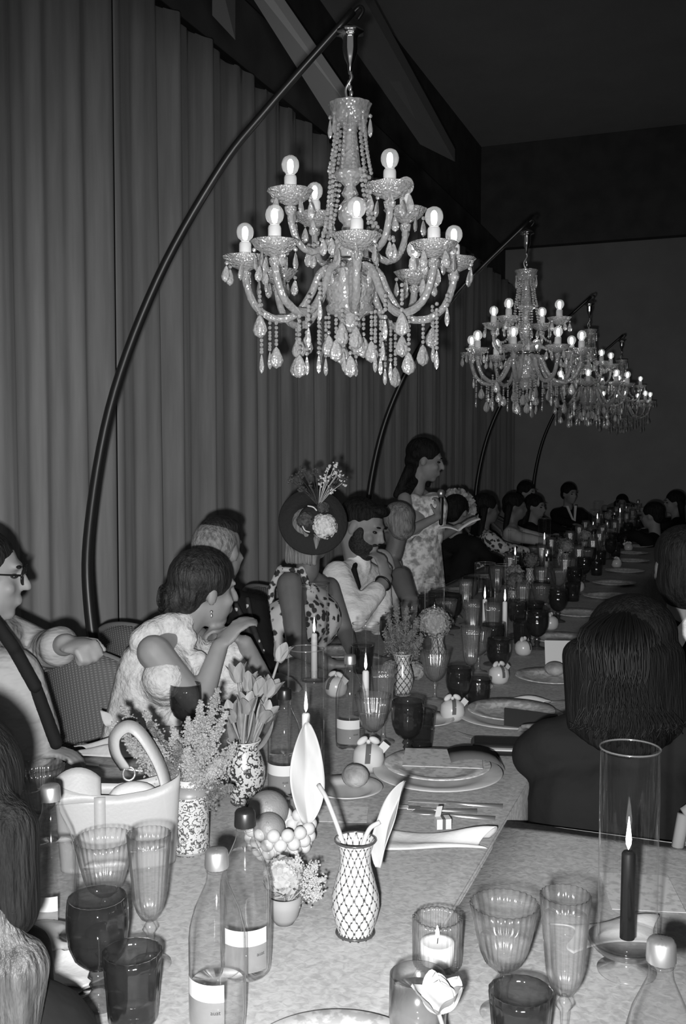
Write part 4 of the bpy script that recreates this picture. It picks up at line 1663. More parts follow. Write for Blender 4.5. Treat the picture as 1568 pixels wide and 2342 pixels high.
def head_into(mb, C, R, s=1.0, beard=False):
    C = Vector(C)
    P = lambda x, y, z: C + R @ Vector((x * s, y * s, z * s))
    E = lambda c, r: mb.ell(P(*c), tuple(q * s for q in r), R, 14, 10)
    E((0, -0.012, 0.03), (0.074, 0.094, 0.084))
    E((0, 0.028, -0.035), (0.057, 0.066, 0.075))
    E((0, 0.062, -0.088), (0.026, 0.024, 0.02))
    E((0, 0.078, 0.034), (0.046, 0.014, 0.012))
    for q in (-1, 1):
        E((q * 0.036, 0.064, -0.022), (0.02, 0.02, 0.02))
        E((q * 0.075, -0.008, -0.005), (0.009, 0.018, 0.031))
    mb.limb(P(0, 0.088, 0.022), P(0, 0.108, -0.018), 0.0075 * s, 0.0125 * s)
    E((0, 0.092, -0.05), (0.021, 0.010, 0.0055))
    E((0, 0.089, -0.062), (0.018, 0.010, 0.006))


def eyes(root, C, R, s, o0):
    for q in (-1, 1):
        mb = MB()
        mb.ell(Vector(C) - o0 + R @ Vector((q * 0.031 * s, 0.0765 * s, 0.010 * s)), (0.013 * s, 0.010 * s, 0.0065 * s), R, 12, 8)
        mb.build('eye', 'eye', root)
        mb = MB()
        mb.ell(Vector(C) - o0 + R @ Vector((q * 0.033 * s, 0.086 * s, 0.034 * s)), (0.02 * s, 0.007 * s, 0.0042 * s), R, 10, 6)
        mb.build('eyebrow', 'hair_dark', root)


def hand_into(mb, W, d, n, curl=0.6, s=1.0, spread=0.12, thumb=1):
    """palm, four fingers of unequal length bending towards -n, thumb leaving the side"""
    W = Vector(W)
    d = Vector(d).normalized()
    n = Vector(n)
    n = (n - d * n.dot(d)).normalized()
    w = d.cross(n)
    R = Matrix((w, d, n)).transposed()
    mb.ell(W + d * 0.045 * s, (0.040 * s, 0.052 * s, 0.015 * s), R, 12, 8)
    for i, (x, ln) in enumerate(((-0.029, 0.072), (-0.010, 0.082), (0.010, 0.077), (0.028, 0.062))):
        p = W + d * 0.083 * s + w * x * s
        dd = (d + w * x * spread * 30 * 0.1).normalized()
        a = 0
        for k, (fr, r) in enumerate(((0.45, 0.0088), (0.32, 0.008), (0.23, 0.0072))):
            a += curl * (0.8 if k == 0 else 1.0)
            q = p + (dd * math.cos(a) - n * math.sin(a)) * ln * fr * s
            mb.limb(p, q, r * s, r * 0.93 * s, 8)
            p = q
    p = W + d * 0.02 * s - w * 0.03 * s * thumb
    q = p + (d * 0.6 - w * 0.7 * thumb - n * 0.25) * 0.04 * s
    mb.limb(p, q, 0.012 * s, 0.0095 * s, 8)
    mb.limb(q, q + (d * 0.95 - w * 0.1 * thumb - n * 0.4 * (1 + curl)) .normalized() * 0.033 * s, 0.0095 * s, 0.0078 * s, 8)


def torso_into(mb, hip, chest, neck, sl, sr, inf=0.0, wid=1.0):
    hip, chest, neck, sl, sr = map(Vector, (hip, chest, neck, sl, sr))
    w = (sr - sl)
    w = w.normalized()
    for q in (-1, 1):
        mb.limb(hip + w * q * 0.075 * wid, chest + w * q * 0.075 * wid, 0.098 + inf, 0.095 + inf)
        mb.limb(chest + w * q * 0.06, (sl if q < 0 else sr) * 0.7 + neck * 0.3 - Vector((0, 0, 0.05)), 0.09 + inf, 0.06 + inf)
    mb.limb(sl, sr, 0.052 + inf, 0.052 + inf)
    mb.limb(sl, neck, 0.045 + inf, 0.035 + inf)
    mb.limb(sr, neck, 0.045 + inf, 0.035 + inf)
    mb.limb(hip, chest, 0.105 + inf, 0.105 + inf)


def legs_into(mb, hip, fwd, inf=0.0):
    hip = Vector(hip)
    f = Vector((fwd[0], fwd[1], 0)).normalized()
    w = Vector((f.y, -f.x, 0))
    for q in (-1, 1):
        a = hip + w * q * 0.085
        a.z = 0.53
        k = a + f * 0.42
        k.z = 0.50
        ft = k + f * 0.02
        ft.z = 0.09
        mb.limb(a, k, 0.085 + inf, 0.062 + inf)
        mb.limb(k, ft, 0.055 + inf, 0.042 + inf)
        mb.limb(Vector((ft.x, ft.y, 0.045)), Vector((ft.x, ft.y, 0.045)) + f * 0.15, 0.042, 0.032)


SEATS = []


class Person:
    def __init__(self, label, base):
        self.root = thing('person', label, 'person', (base[0], base[1], 0))
        self.o0 = self.root.location.copy()
        self.body = MB()
        SEATS.append(self)

    def add(self, name, mb, m, voxel=None, smooth=4, parent=None):
        if voxel:
            me = fuse(mb, voxel, smooth, name)
        else:
            me = mb.mesh(name)
        for v in me.vertices:
            v.co -= self.o0
        return put(name, me, m, parent or self.root)

    def skin(self, m, voxel=0.009, smooth=4):
        return self.add('body', self.body, m, voxel, smooth)

    def arm(self, s, e, w, r=(0.048, 0.038, 0.026), hand=None):
        b = self.body
        b.limb(s, e, r[0], r[1])
        b.limb(e, w, r[1], r[2])
        if hand:
            hand_into(b, w, *hand)


def hair_cap(mb, C, R, s=1.0, extra=0.0):
    C = Vector(C)
    E = lambda c, r: mb.ell(C + R @ (Vector(c) * s), tuple((q + extra) * s for q in r), R, 18, 12)
    E((0, -0.024, 0.042), (0.081, 0.098, 0.084))
    E((0, -0.062, -0.01), (0.066, 0.052, 0.062))
    return mb


def strands(n, fn, r=0.0022, seg=14):
    mb = MB()
    for k in range(n):
        pts = fn(k)
        mb.tube(spline(pts, seg), [r * (1 - 0.6 * i / seg) for i in range(seg + 1)], 5)
    return mb


RV, FV = CM @ Vector((1, 0, 0)), CM @ Vector((0, 0, -1))
FV = Vector((FV.x, FV.y, 0)).normalized()

# --- woman in white with a low bun, elbows on the table, hands folded under her chin
Z = 3.08
hc = dep(470, 1352, Z)
fw = (RV * 0.82 + FV * 0.5 + Vector((0, 0, -0.12)))
R = basis(fw, Vector((0.0, 0, 1)) + RV * 0.12)
hip = dep(330, 1770, Z + 0.06)
hip.z = 0.56
hip.x = -1.73
hip.y += 0.04
chest = dep(372, 1530, Z + 0.06)
neck = dep(425, 1428, Z + 0.02)
sR = dep(352, 1492, Z - 0.17)     # near shoulder
sL = dep(478, 1470, Z + 0.2)
eR, wR = dep(455, 1612, Z - 0.15), dep(502, 1478, Z - 0.08)
eL, wL = dep(598, 1560, Z + 0.12), dep(560, 1470, Z + 0.02)
p = Person('woman in a ruffled white dress with a dark low bun, chin on folded hands', hip)
b = p.body
head_into(b, hc, R, 0.98)
b.limb(neck, hc + R @ Vector((0, -0.02, -0.05)), 0.05, 0.048)
torso_into(b, hip, chest, neck, sL, sR, -0.012)
p.arm(sR, eR, wR, (0.052, 0.041, 0.026), (RV * 0.45 + Vector((0, 0, 0.5)) + FV * 0.2, -RV * 0.4 - FV * 0.5 + Vector((0, 0, 0.75)), 0.45, 0.95, 0.12, 1))
p.arm(sL, eL, wL, (0.05, 0.04, 0.026), (-RV * 0.55 + Vector((0, 0, 0.35)) - FV * 0.1, RV * 0.2 + Vector((0, 0, 0.9)), 0.6, 0.95, 0.12, -1))
legs_into(b, hip, RV * 0.8 + FV * 0.5)
p.skin('skin', 0.0075, 3)
g = MB()
torso_into(g, hip, chest, neck + Vector((0, 0, -0.045)) - R @ Vector((0, 0.03, 0)), sL + Vector((0, 0, -0.06)), sR + Vector((0, 0, -0.075)) + RV * 0.03, 0.016, 1.1)
# ruffled bands framing the armhole and nape
for k in range(26):
    u = k / 25
    a = Vector(dep(408, 1418, Z - 0.04)).lerp(dep(330, 1452, Z - 0.1), min(u * 2.2, 1)) if u < 0.45 else dep(330, 1452, Z - 0.1).lerp(dep(285, 1600, Z - 0.03), (u - 0.45) / 0.55)
    g.ell(a + Vector((rnd(-.01, .01), rnd(-.01, .01), rnd(-.008, .008))), (0.04, 0.04, 0.034))
for k in range(18):
    u = k / 17
    a = dep(405, 1425, Z - 0.02).lerp(dep(446, 1500, Z - 0.1), u) if u < 0.6 else dep(446, 1500, Z - 0.1).lerp(dep(455, 1560, Z - 0.02), (u - .6) / .4)
    g.ell(a + Vector((rnd(-.008, .008), rnd(-.008, .008), rnd(-.008, .008))), (0.03, 0.03, 0.028))
g.ell(dep(520, 1530, Z + 0.08), (0.09, 0.08, 0.11))
p.add('dress', g, 'white_fluff', 0.010, 2)
g = MB()
legs_into(g, hip, RV * 0.8 + FV * 0.5, 0.02)
g.ell(hip, (0.17, 0.16, 0.12))
p.add('skirt', g, 'white_fluff', 0.014, 3)
h = hair_cap(MB(), hc, R, 1.06)
for q in range(10):
    a = q * 0.63
    h.ell(hc + R @ Vector((-0.01 + 0.024 * math.cos(a), -0.105, -0.03 + 0.026 * math.sin(a))), (0.03, 0.026, 0.026), R)
hr = p.add('hair', h, 'hair_brown', 0.006, 2)
st = strands(60, lambda k: [hc + R @ Vector((-0.01 + q_r * math.cos(q_a) * 1.0, -0.105 - 0.03 * math.sin(PI * tt), -0.03 + q_r * math.sin(q_a)))
                           for tt, q_r, q_a in [(t_, 0.022 + 0.028 * ((k * 7) % 10) / 10, k * 0.61 + t_ * 2.2) for t_ in (0, 0.33, 0.66, 1)]], 0.0024)
p.add('bun', st, 'hair_brown')
m_ = MB()
ec = hc + R @ Vector((-0.079, -0.008, -0.05))
ec2 = hc + R @ Vector((0.079, -0.008, -0.05))
for e_ in (ec, ec2):
    m_ = MB()
    m_.ell(e_, 0.005)
    m_.ell(e_ + Vector((0, 0, -0.012)), (0.004, 0.004, 0.007))
    p.add('earring', m_, 'steel')

# --- grey-haired man behind her in a dark jacket with a patterned scarf
Z = 3.65
hc = dep(502, 1262, Z)
R = basis(RV * 0.5 + FV * 0.87 + Vector((0, 0, -0.05)))
hip = dep(470, 1740, Z)
hip.z = 0.57
hip.x = -1.84
chest, neck = dep(500, 1480, Z), dep(500, 1345, Z)
sR, sL = dep(415, 1400, Z - 0.05), dep(575, 1395, Z + 0.1)
p = Person('grey-haired man in a dark jacket behind the woman in white', hip)
b = p.body
head_into(b, hc, R, 1.04)
b.limb(neck, hc + R @ Vector((0, -0.02, -0.05)), 0.06, 0.058)
torso_into(b, hip, chest, neck, sL, sR, -0.01)
eR, wR = dep(420, 1560, Z - 0.15), dep(470, 1600, Z - 0.3)
eL, wL = dep(600, 1520, Z), dep(610, 1545, Z - 0.2)
p.arm(sR, eR, wR, hand=(RV + Vector((0, 0, -0.1)), (0, 0, 1), 0.3, 1, 0.1, 1))
p.arm(sL, eL, wL, hand=(RV * 0.5 - FV * 0.5, (0, 0, 1), 0.3, 1, 0.1, 1))
legs_into(b, hip, RV)
p.skin('skin', 0.009)
g = MB()
torso_into(g, hip, chest, neck + Vector((0, 0, -0.03)), sL, sR, 0.016, 1.1)
g.limb(sR, eR, 0.066, 0.056)
g.limb(eR, wR, 0.056, 0.044)
g.limb(sL, eL, 0.066, 0.056)
g.limb(eL, wL, 0.056, 0.044)
p.add('jacket', g, 'black_cloth', 0.011)
g = MB()
legs_into(g, hip, RV, 0.018)
p.add('trousers', g, 'trousers', 0.014)
g = MB()
for (x0, y0, x1, y1, dz) in ((540, 1385, 562, 1430, -0.06), (562, 1430, 590, 1500, -0.07), (590, 1500, 606, 1540, -0.09), (566, 1372, 574, 1420, -0.03), (574, 1420, 600, 1490, -0.05)):
    for q in range(7):
        u = q / 6
        g.ell(dep(x0 + (x1 - x0) * u, y0 + (y1 - y0) * u, Z + dz), (0.011, 0.011, 0.014))
p.add('scarf', g, 'scarf', 0.006, 2)
h = MB()
E = lambda c, r: h.ell(hc + R @ Vector(c), r, R, 18, 12)
E((0, -0.03, 0.03), (0.082, 0.096, 0.088))
E((0, -0.065, -0.02), (0.066, 0.052, 0.066))
p.add('hair', h, 'hair_grey', 0.007, 2)
h = MB()
E((0, 0.0, 0.088), (0.068, 0.09, 0.046))
p.add('hair_crown', h, 'hair_brown', 0.007, 2)

# --- woman in the flowered disc hat, seen from behind
Z = 4.15
hc = dep(712, 1222, Z)
R = basis(RV * 0.5 + FV * 0.85)
hip = dep(690, 1640, Z + 0.02)
hip.z = 0.56
hip.x = -1.84
chest, neck = dep(690, 1420, Z), dep(703, 1305, Z)
sR, sL = dep(662, 1338, Z - 0.08), dep(752, 1345, Z + 0.16)
p = Person('woman with fair hair under a dark flowered disc hat, arm bare', hip)
b = p.body
head_into(b, hc, R, 1.0)
b.limb(neck, hc + R @ Vector((0, -0.02, -0.05)), 0.05, 0.048)
torso_into(b, hip, chest, neck, sL, sR, -0.012)
eR, wR = dep(680, 1480, Z - 0.2), dep(752, 1520, Z - 0.35)
eL, wL = dep(790, 1450, Z + 0.1), dep(810, 1500, Z - 0.1)
p.arm(sR, eR, wR, (0.056, 0.044, 0.028), (RV, (0, 0, 1), 0.4, 1, 0.1, 1))
p.arm(sL, eL, wL, hand=(RV, (0, 0, 1), 0.4, 1, 0.1, 1))
legs_into(b, hip, RV * 0.8 + FV * 0.4)
p.skin('skin_tan', 0.009)
g = MB()
torso_into(g, hip, chest, neck + Vector((0, 0, -0.09)), sL + Vector((0, 0, -0.08)), sR + Vector((0, 0, -0.13)) - RV * 0.02 + FV * 0.06, 0.014, 1.15)
g.limb(dep(642, 1302, Z), dep(620, 1345, Z + 0.02), 0.02, 0.016)
g.limb(dep(620, 1345, Z + 0.02), dep(617, 1480, Z + 0.02), 0.016, 0.013)
g.limb(dep(690, 1302, Z - 0.06), dep(706, 1345, Z - 0.08), 0.016, 0.012)
g.limb(dep(645, 1302, Z - 0.02), dep(690, 1306, Z - 0.05), 0.014, 0.014)
p.add('dress', g, 'floral_dark', 0.010, 2)
g = MB()
legs_into(g, hip, RV * 0.8 + FV * 0.4, 0.02)
p.add('skirt', g, 'floral_dark', 0.014)
h = hair_cap(MB(), hc, R, 1.03)
for k in range(7):
    x = -0.07 + k * 0.023
    h.limb(hc + R @ Vector((x, -0.07, -0.01)), hc + R @ Vector((x * 0.95, -0.08, -0.11)), 0.02, 0.012)
p.add('hair', h, 'hair_fair', 0.007, 2)
# the hat: a tilted disc with crown, set on the back of her head
hat = thing('disc_hat', 'dark disc hat trimmed with a white carnation, a rose and sprays', 'hat', hc)
hn = (-FV * 0.93 + RV * 0.12 + Vector((0, 0, 0.32))).normalized()
hcen = hc - hn * -0.088 + Vector((0, 0, 0.035))
HM = hn.to_track_quat('Z', 'Y').to_matrix()
hl = MB()
hl.lathe([(0.001, 0.035), (0.05, 0.033), (0.062, 0.02), (0.064, 0.004), (0.1, -0.002), (0.138, -0.012), (0.142, -0.016), (0.14, -0.02), (0.1, -0.012), (0.001, -0.008)], 56, hcen - hc, m=HM)
M['hat_straw'] = mat('dark_hat_straw', 0.028, 0.8, 0.2, bump=0.4, scale=60)
hl.build('brim', 'hat_straw', hat)


def hp_(px, py, off):
    """point on the hat face seen at this place"""
    r_ = ray(px, py)
    t_ = (hcen + hn * off - CAM).dot(hn) / r_.dot(hn)
    return CAM + r_ * t_ - hc


def cluster(name, c, r, n, size, m):
    mb = MB()
    for k in range(n):
        d = (Vector((rnd(-1, 1), rnd(-1, 1), rnd(-1, 1))).normalized() + hn * 0.6).normalized()
        q = c + d * r * rnd(0.7, 1.0)
        u = Matrix.Rotation(rnd(0, 6.3), 3, d) @ d.orthogonal().normalized()
        w = d.cross(u)
        s = size * rnd(0.7, 1.2)
        mb.add([q - u * s * 0.6, q + w * s * 0.7 + d * s * 0.3, q + u * s * 0.6 + d * s * 0.2, q - w * s * 0.7 + d * s * 0.3], [(0, 1, 2, 3)], False)
    mb.ell(c, r * 0.75)
    return mb.build(name, m, hat)


M['hat_white'] = mat('white_carnation', 0.85, 0.7, 0.1, v2=0.6, scale=60)
M['hat_rose'] = mat('dark_rose', 0.05, 0.7, 0.2, v2=0.12, scale=60)
cluster('white_carnation', hp_(741, 1204, 0.035), 0.052, 420, 0.013, 'hat_white')
cluster('dark_rose', hp_(698, 1190, 0.035), 0.034, 220, 0.013, 'hat_rose')
cluster('dark_bud', hp_(738, 1162, 0.03), 0.024, 150, 0.012, 'hat_rose')
for i in range(46):
    a = rnd(-1.05, 0.95)
    L_ = rnd(0.09, 0.19)
    st0 = hp_(728, 1158, 0.03)
    tip = st0 + Vector((0, 0, 1)) * L_ * math.cos(a) + RV * L_ * math.sin(a) * 0.75 + FV * rnd(-0.05, 0.05)
    mb = MB()
    mb.tube([st0, (st0 + tip) / 2 + Vector((0, 0, 0.01)), tip], 0.0012, 4)
    for q in range(5):
        blob(mb, tip + Vector((rnd(-1, 1), rnd(-1, 1), rnd(-1, 1))) * 0.012, rnd(0.004, 0.008))
    mb.build('flower_sprig', 'hat_white' if (a > 0.0 and i % 2) else 'hat_rose', hat)
for (x0, y0, x1, y1, x2, y2) in ((703, 1157, 716, 1160, 724, 1168), (691, 1202, 697, 1213, 708, 1217)):
    MB().tube(spline([hp_(x0, y0, 0.05), hp_(x1, y1, 0.055), hp_(x2, y2, 0.05)], 10), 0.003, 6).build('quill', 'hat_white', hat)

# --- bearded man in a white shirt, hand to his mouth
Z = 4.7
hc = dep(827, 1208, Z)
R = basis(RV * 0.78 - FV * 0.42 + Vector((0, 0, -0.32)), Vector((0, 0, 1)) + RV * 0.25)
hip = dep(790, 1640, Z + 0.05)
hip.z = 0.57
hip.x = -1.84
chest, neck = dep(795, 1400, Z), dep(818, 1290, Z + 0.02)
sR, sL = dep(772, 1318, Z - 0.12), dep(862, 1325, Z + 0.2)
p = Person('bearded man in a white shirt and dark tie, hand at his mouth', hip)
b = p.body
head_into(b, hc, R, 1.12)
b.limb(neck, hc + R @ Vector((0, -0.03, -0.06)), 0.062, 0.06)
torso_into(b, hip, chest, neck, sL, sR, -0.01)
fwh = R @ Vector((0, 1, 0))
mouth = hc + R @ (Vector((0, 0.1, -0.06)) * 1.12)
wR = mouth + fwh * 0.05 + Vector((0, 0, -0.115)) - FV * 0.03
eR = dep(808, 1412, Z - 0.3)
eL, wL = dep(872, 1440, Z + 0.05), dep(860, 1480, Z - 0.2)
p.arm(sR, eR, wR, (0.055, 0.045, 0.031), (Vector((0, 0, 0.95)) - fwh * 0.12 - RV * 0.1, fwh * 0.9 - FV * 0.3, 0.55, 1.0, 0.1, -1))
p.arm(sL, eL, wL, hand=(-RV, (0, 0, 1), 0.4, 1, 0.1, 1))
legs_into(b, hip, RV)
p.skin('skin', 0.008, 3)
eyes(p.root, hc, R, 1.12, p.o0)
g = MB()
torso_into(g, hip, chest, neck + Vector((0, 0, -0.01)), sL, sR, 0.014, 1.1)
g.limb(sR, eR, 0.074, 0.062)
g.limb(eR, eR.lerp(wR, 0.66), 0.062, 0.05)
g.limb(sL, eL, 0.07, 0.06)
g.limb(eL, eL.lerp(wL, 0.7), 0.058, 0.045)
g.limb(neck + Vector((0, 0, -0.01)), neck + Vector((0, 0, 0.025)), 0.066, 0.062)
p.add('shirt', g, 'white_cotton', 0.009, 3)
g = MB()
g.limb(dep(812, 1292, Z - 0.13), dep(808, 1306, Z - 0.14), 0.012, 0.014)
g.limb(dep(810, 1300, Z - 0.15), dep(817, 1342, Z - 0.17), 0.011, 0.017)
p.add('tie', g, 'black_cloth', 0.006, 2)
g = MB()
legs_into(g, hip, RV, 0.018)
p.add('trousers', g, 'trousers', 0.014)
h = MB()
E = lambda c, r: h.ell(hc + R @ (Vector(c) * 1.12), tuple(q * 1.12 for q in r), R, 18, 12)
E((0, -0.026, 0.05), (0.08, 0.096, 0.078))
E((0, -0.065, 0.0), (0.064, 0.047, 0.06))
E((0, 0.05, 0.098), (0.055, 0.04, 0.026))
p.add('hair', h, 'hair_dark', 0.006, 2)
h = MB()
E((0, 0.028, -0.06), (0.066, 0.064, 0.058))
E((0, 0.06, -0.092), (0.034, 0.034, 0.03))
for q in (-1, 1):
    E((q * 0.06, 0.022, -0.028), (0.014, 0.024, 0.042))
    E((q * 0.015, 0.094, -0.04), (0.016, 0.008, 0.006))
p.add('beard', h, 'beard', 0.006, 2)
ax = (wR - eR).normalized()
q0 = eR.lerp(wR, 0.9)
Q = ax.to_track_quat('Z', 'Y').to_matrix()
g = MB()
g.tube([q0 + Q @ Vector((0.037 * math.cos(i * PI / 10), 0.037 * math.sin(i * PI / 10), 0)) for i in range(21)], 0.005, 6)
p.add('bracelet', g, 'black_plastic')

# --- blonde woman with updo beside him, bare arm on the table
Z = 5.25
hc = dep(905, 1205, Z)
R = basis(FV * 0.7 - RV * 0.35 + Vector((0, 0, -0.1)))
hip = dep(895, 1600, Z + 0.05)
hip.z = 0.56
hip.x = -1.84
chest, neck = dep(895, 1370, Z), dep(898, 1272, Z)
sR, sL = dep(915, 1322, Z - 0.16), dep(850, 1310, Z + 0.08)
p = Person('fair-haired woman with an updo and bare arm, beside the bearded man', hip)
b = p.body
head_into(b, hc, R, 1.0)
b.limb(neck, hc + R @ Vector((0, -0.02, -0.05)), 0.05, 0.048)
torso_into(b, hip, chest, neck, sL, sR, -0.012)
eR, wR = dep(935, 1375, Z - 0.3), dep(985, 1398, Z - 0.38)
eL, wL = dep(850, 1420, Z), dep(900, 1440, Z - 0.2)
p.arm(sR, eR, wR, (0.058, 0.046, 0.028), (RV, (0, 0, 1), 0.3, 1, 0.1, 1))
p.arm(sL, eL, wL, hand=(RV, (0, 0, 1), 0.3, 1, 0.1, 1))
legs_into(b, hip, RV)
p.skin('skin_tan', 0.010)
g = MB()
torso_into(g, hip, chest, neck + Vector((0, 0, -0.05)), sL + Vector((0, 0, -0.01)), sR + Vector((0, 0, -0.09)) - RV * 0.05, 0.016, 1.15)
g.limb(dep(870, 1285, Z - 0.1), dep(890, 1400, Z - 0.12), 0.07, 0.08)
p.add('top', g, 'greytop', 0.011)
g = MB()
legs_into(g, hip, RV, 0.02)
p.add('skirt', g, 'greytop', 0.014)
h = hair_cap(MB(), hc, R, 1.05)
h.ell(hc + R @ Vector((0, -0.1, 0.0)), (0.045, 0.035, 0.045), R)
p.add('hair', h, 'hair_fair', 0.007, 2)
h = MB()
h.ell(hc + R @ Vector((0, 0.02, 0.09)), (0.075, 0.085, 0.045), R, 18, 12)
p.add('hair_crown', h, 'hair_brown', 0.007, 2)

# --- standing woman with long dark hair, reading from a paper into a microphone
Z = 6.2
hc = dep(972, 1054, Z)
R = basis(RV * 0.93 - FV * 0.1 + Vector((0, 0, -0.22)), Vector((0, 0, 1)))
hip = dep(975, 1290, Z + 0.05)
hip.x = -1.86
chest, neck = dep(962, 1195, Z), dep(955, 1112, Z)
sR, sL = dep(925, 1140, Z - 0.1), dep(985, 1140, Z + 0.14)
p = Person('standing woman with long dark hair in a pale floral gown, holding microphone', hip)
b = p.body
head_into(b, hc, R, 1.1)
b.limb(neck + Vector((0, 0, -0.02)), hc + R @ Vector((0, -0.02, -0.05)), 0.045, 0.044)
torso_into(b, hip, chest, neck, sL, sR, -0.02, 0.8)
eR, wR = dep(935, 1215, Z - 0.2), dep(1000, 1182, Z - 0.3)
eL, wL = dep(1010, 1225, Z + 0.12), dep(1050, 1205, Z - 0.05)
p.arm(sR, eR, wR, (0.046, 0.036, 0.024), (RV * 0.2 + Vector((0, 0, 0.9)), RV * 0.6 - FV * 0.5, 0.9, 0.95, 0.1, 1))
p.arm(sL, eL, wL, (0.044, 0.034, 0.023), (RV * 0.8 + Vector((0, 0, 0.2)), (0, 0, -1), 0.5, 0.95, 0.1, -1))
for q in (-1, 1):
    a = hip + RV * q * 0.07
    b.limb(a, Vector((a.x, a.y, 0.06)), 0.075, 0.04)
    b.limb(Vector((a.x, a.y, 0.035)), Vector((a.x, a.y, 0.03)) + RV * 0.14, 0.034, 0.026)
p.skin('skin', 0.009, 3)
eyes(p.root, hc, R, 1.1, p.o0)
M['gown'] = mat('pale_floral_gown', 0.34, 0.85, 0.1, v2=0.88, scale=26, detail=6, lo=0.4, hi=0.58, bump=0.5)
g = MB()
wst = dep(962, 1225, Z)
for q in (-1, 1):
    g.limb(wst + RV * q * 0.045, dep(966, 1160, Z) + RV * q * 0.065, 0.1, 0.097)
g.limb(dep(945, 1150, Z - 0.07), dep(990, 1158, Z - 0.02), 0.06, 0.05)
o = p.add('bodice', g, 'gown', 0.011, 3)
g = MB()


def gown(u, v):
    z = wst.z * (1 - v) + 0.02 * v
    r = 0.12 + 0.33 * v ** 0.8
    a = 2 * PI * u
    r *= 1 + 0.07 * math.sin(11 * a + 2 * v) * v + 0.03 * math.sin(23 * a) * v
    c = wst.lerp(Vector((-2.0, wst.y + 0.05, 0)), v ** 0.7)
    return (c.x + r * math.cos(a), c.y + r * math.sin(a), z + 0.01 * math.sin(12 * a))


g.grid(97, 26, gown)
o = p.add('skirt', g, 'gown')
md = o.modifiers.new('close', 'WELD')
md.merge_threshold = 0.0005
md = o.modifiers.new('thick', 'SOLIDIFY')
md.thickness = 0.006
h = hair_cap(MB(), hc, R, 1.13)
for k in range(9):
    x = -0.075 + k * 0.019
    h.limb(hc + R @ Vector((x, -0.06, 0.03)), dep(935 + k * 2, 1075, Z - 0.08 + k * 0.02), 0.035, 0.034)
    h.limb(dep(935 + k * 2, 1075, Z - 0.08 + k * 0.02), dep(905 + k * 5.5, 1132, Z - 0.1 + k * 0.02), 0.034, 0.02)
h.limb(hc + R @ Vector((0.06, 0.0, 0.05)), dep(978, 1108, Z + 0.08), 0.03, 0.02)
for q in range(4):
    h.limb(hc + R @ Vector((-0.07, 0.03 - 0.025 * q, 0.05)), hc + R @ Vector((-0.082, 0.005 - 0.025 * q, -0.03)), 0.02, 0.022)
    h.limb(hc + R @ Vector((-0.082, 0.005 - 0.025 * q, -0.03)), dep(935 - 6 * q, 1128, Z - 0.11), 0.022, 0.016)
p.add('hair', h, 'hair_dark', 0.008, 2)
# microphone in her hand
mc = wR + Vector((0, 0, 0.05)) + RV * 0.02
t = thing('microphone', 'handheld black microphone in the standing woman\'s fist', 'microphone', mc - Vector((0, 0, 0.09)))
MB().limb((0, 0, 0), (0, 0, 0.15), 0.012, 0.016).build('handle', 'black_plastic', t)
mb = MB()
mb.ell((0, 0, 0.178), (0.024, 0.024, 0.027), n=16, m=10)
mb.build('grille', 'steel', t)
# opened booklet
bp_ = dep(1045, 1203, Z - 0.05)
t = thing('booklet', 'open pale booklet held flat by the standing woman', 'booklet', bp_)
for (x0, z0, x1, z1, dd) in ((-0.12, -0.005, 0.0, -0.022, -0.02), (0.0, -0.022, 0.13, 0.05, 0.0)):
    mb = MB()
    mb.grid(6, 4, lambda u, v: RV * (x0 + (x1 - x0) * u) + FV * (-0.09 + 0.18 * v) + Vector((0, 0, z0 + (z1 - z0) * u + 0.012 * math.sin(PI * u) + 0.01 * v)))
    o = mb.build('page', 'white_cotton', t)
    md = o.modifiers.new('thick', 'SOLIDIFY')
    md.thickness = 0.006


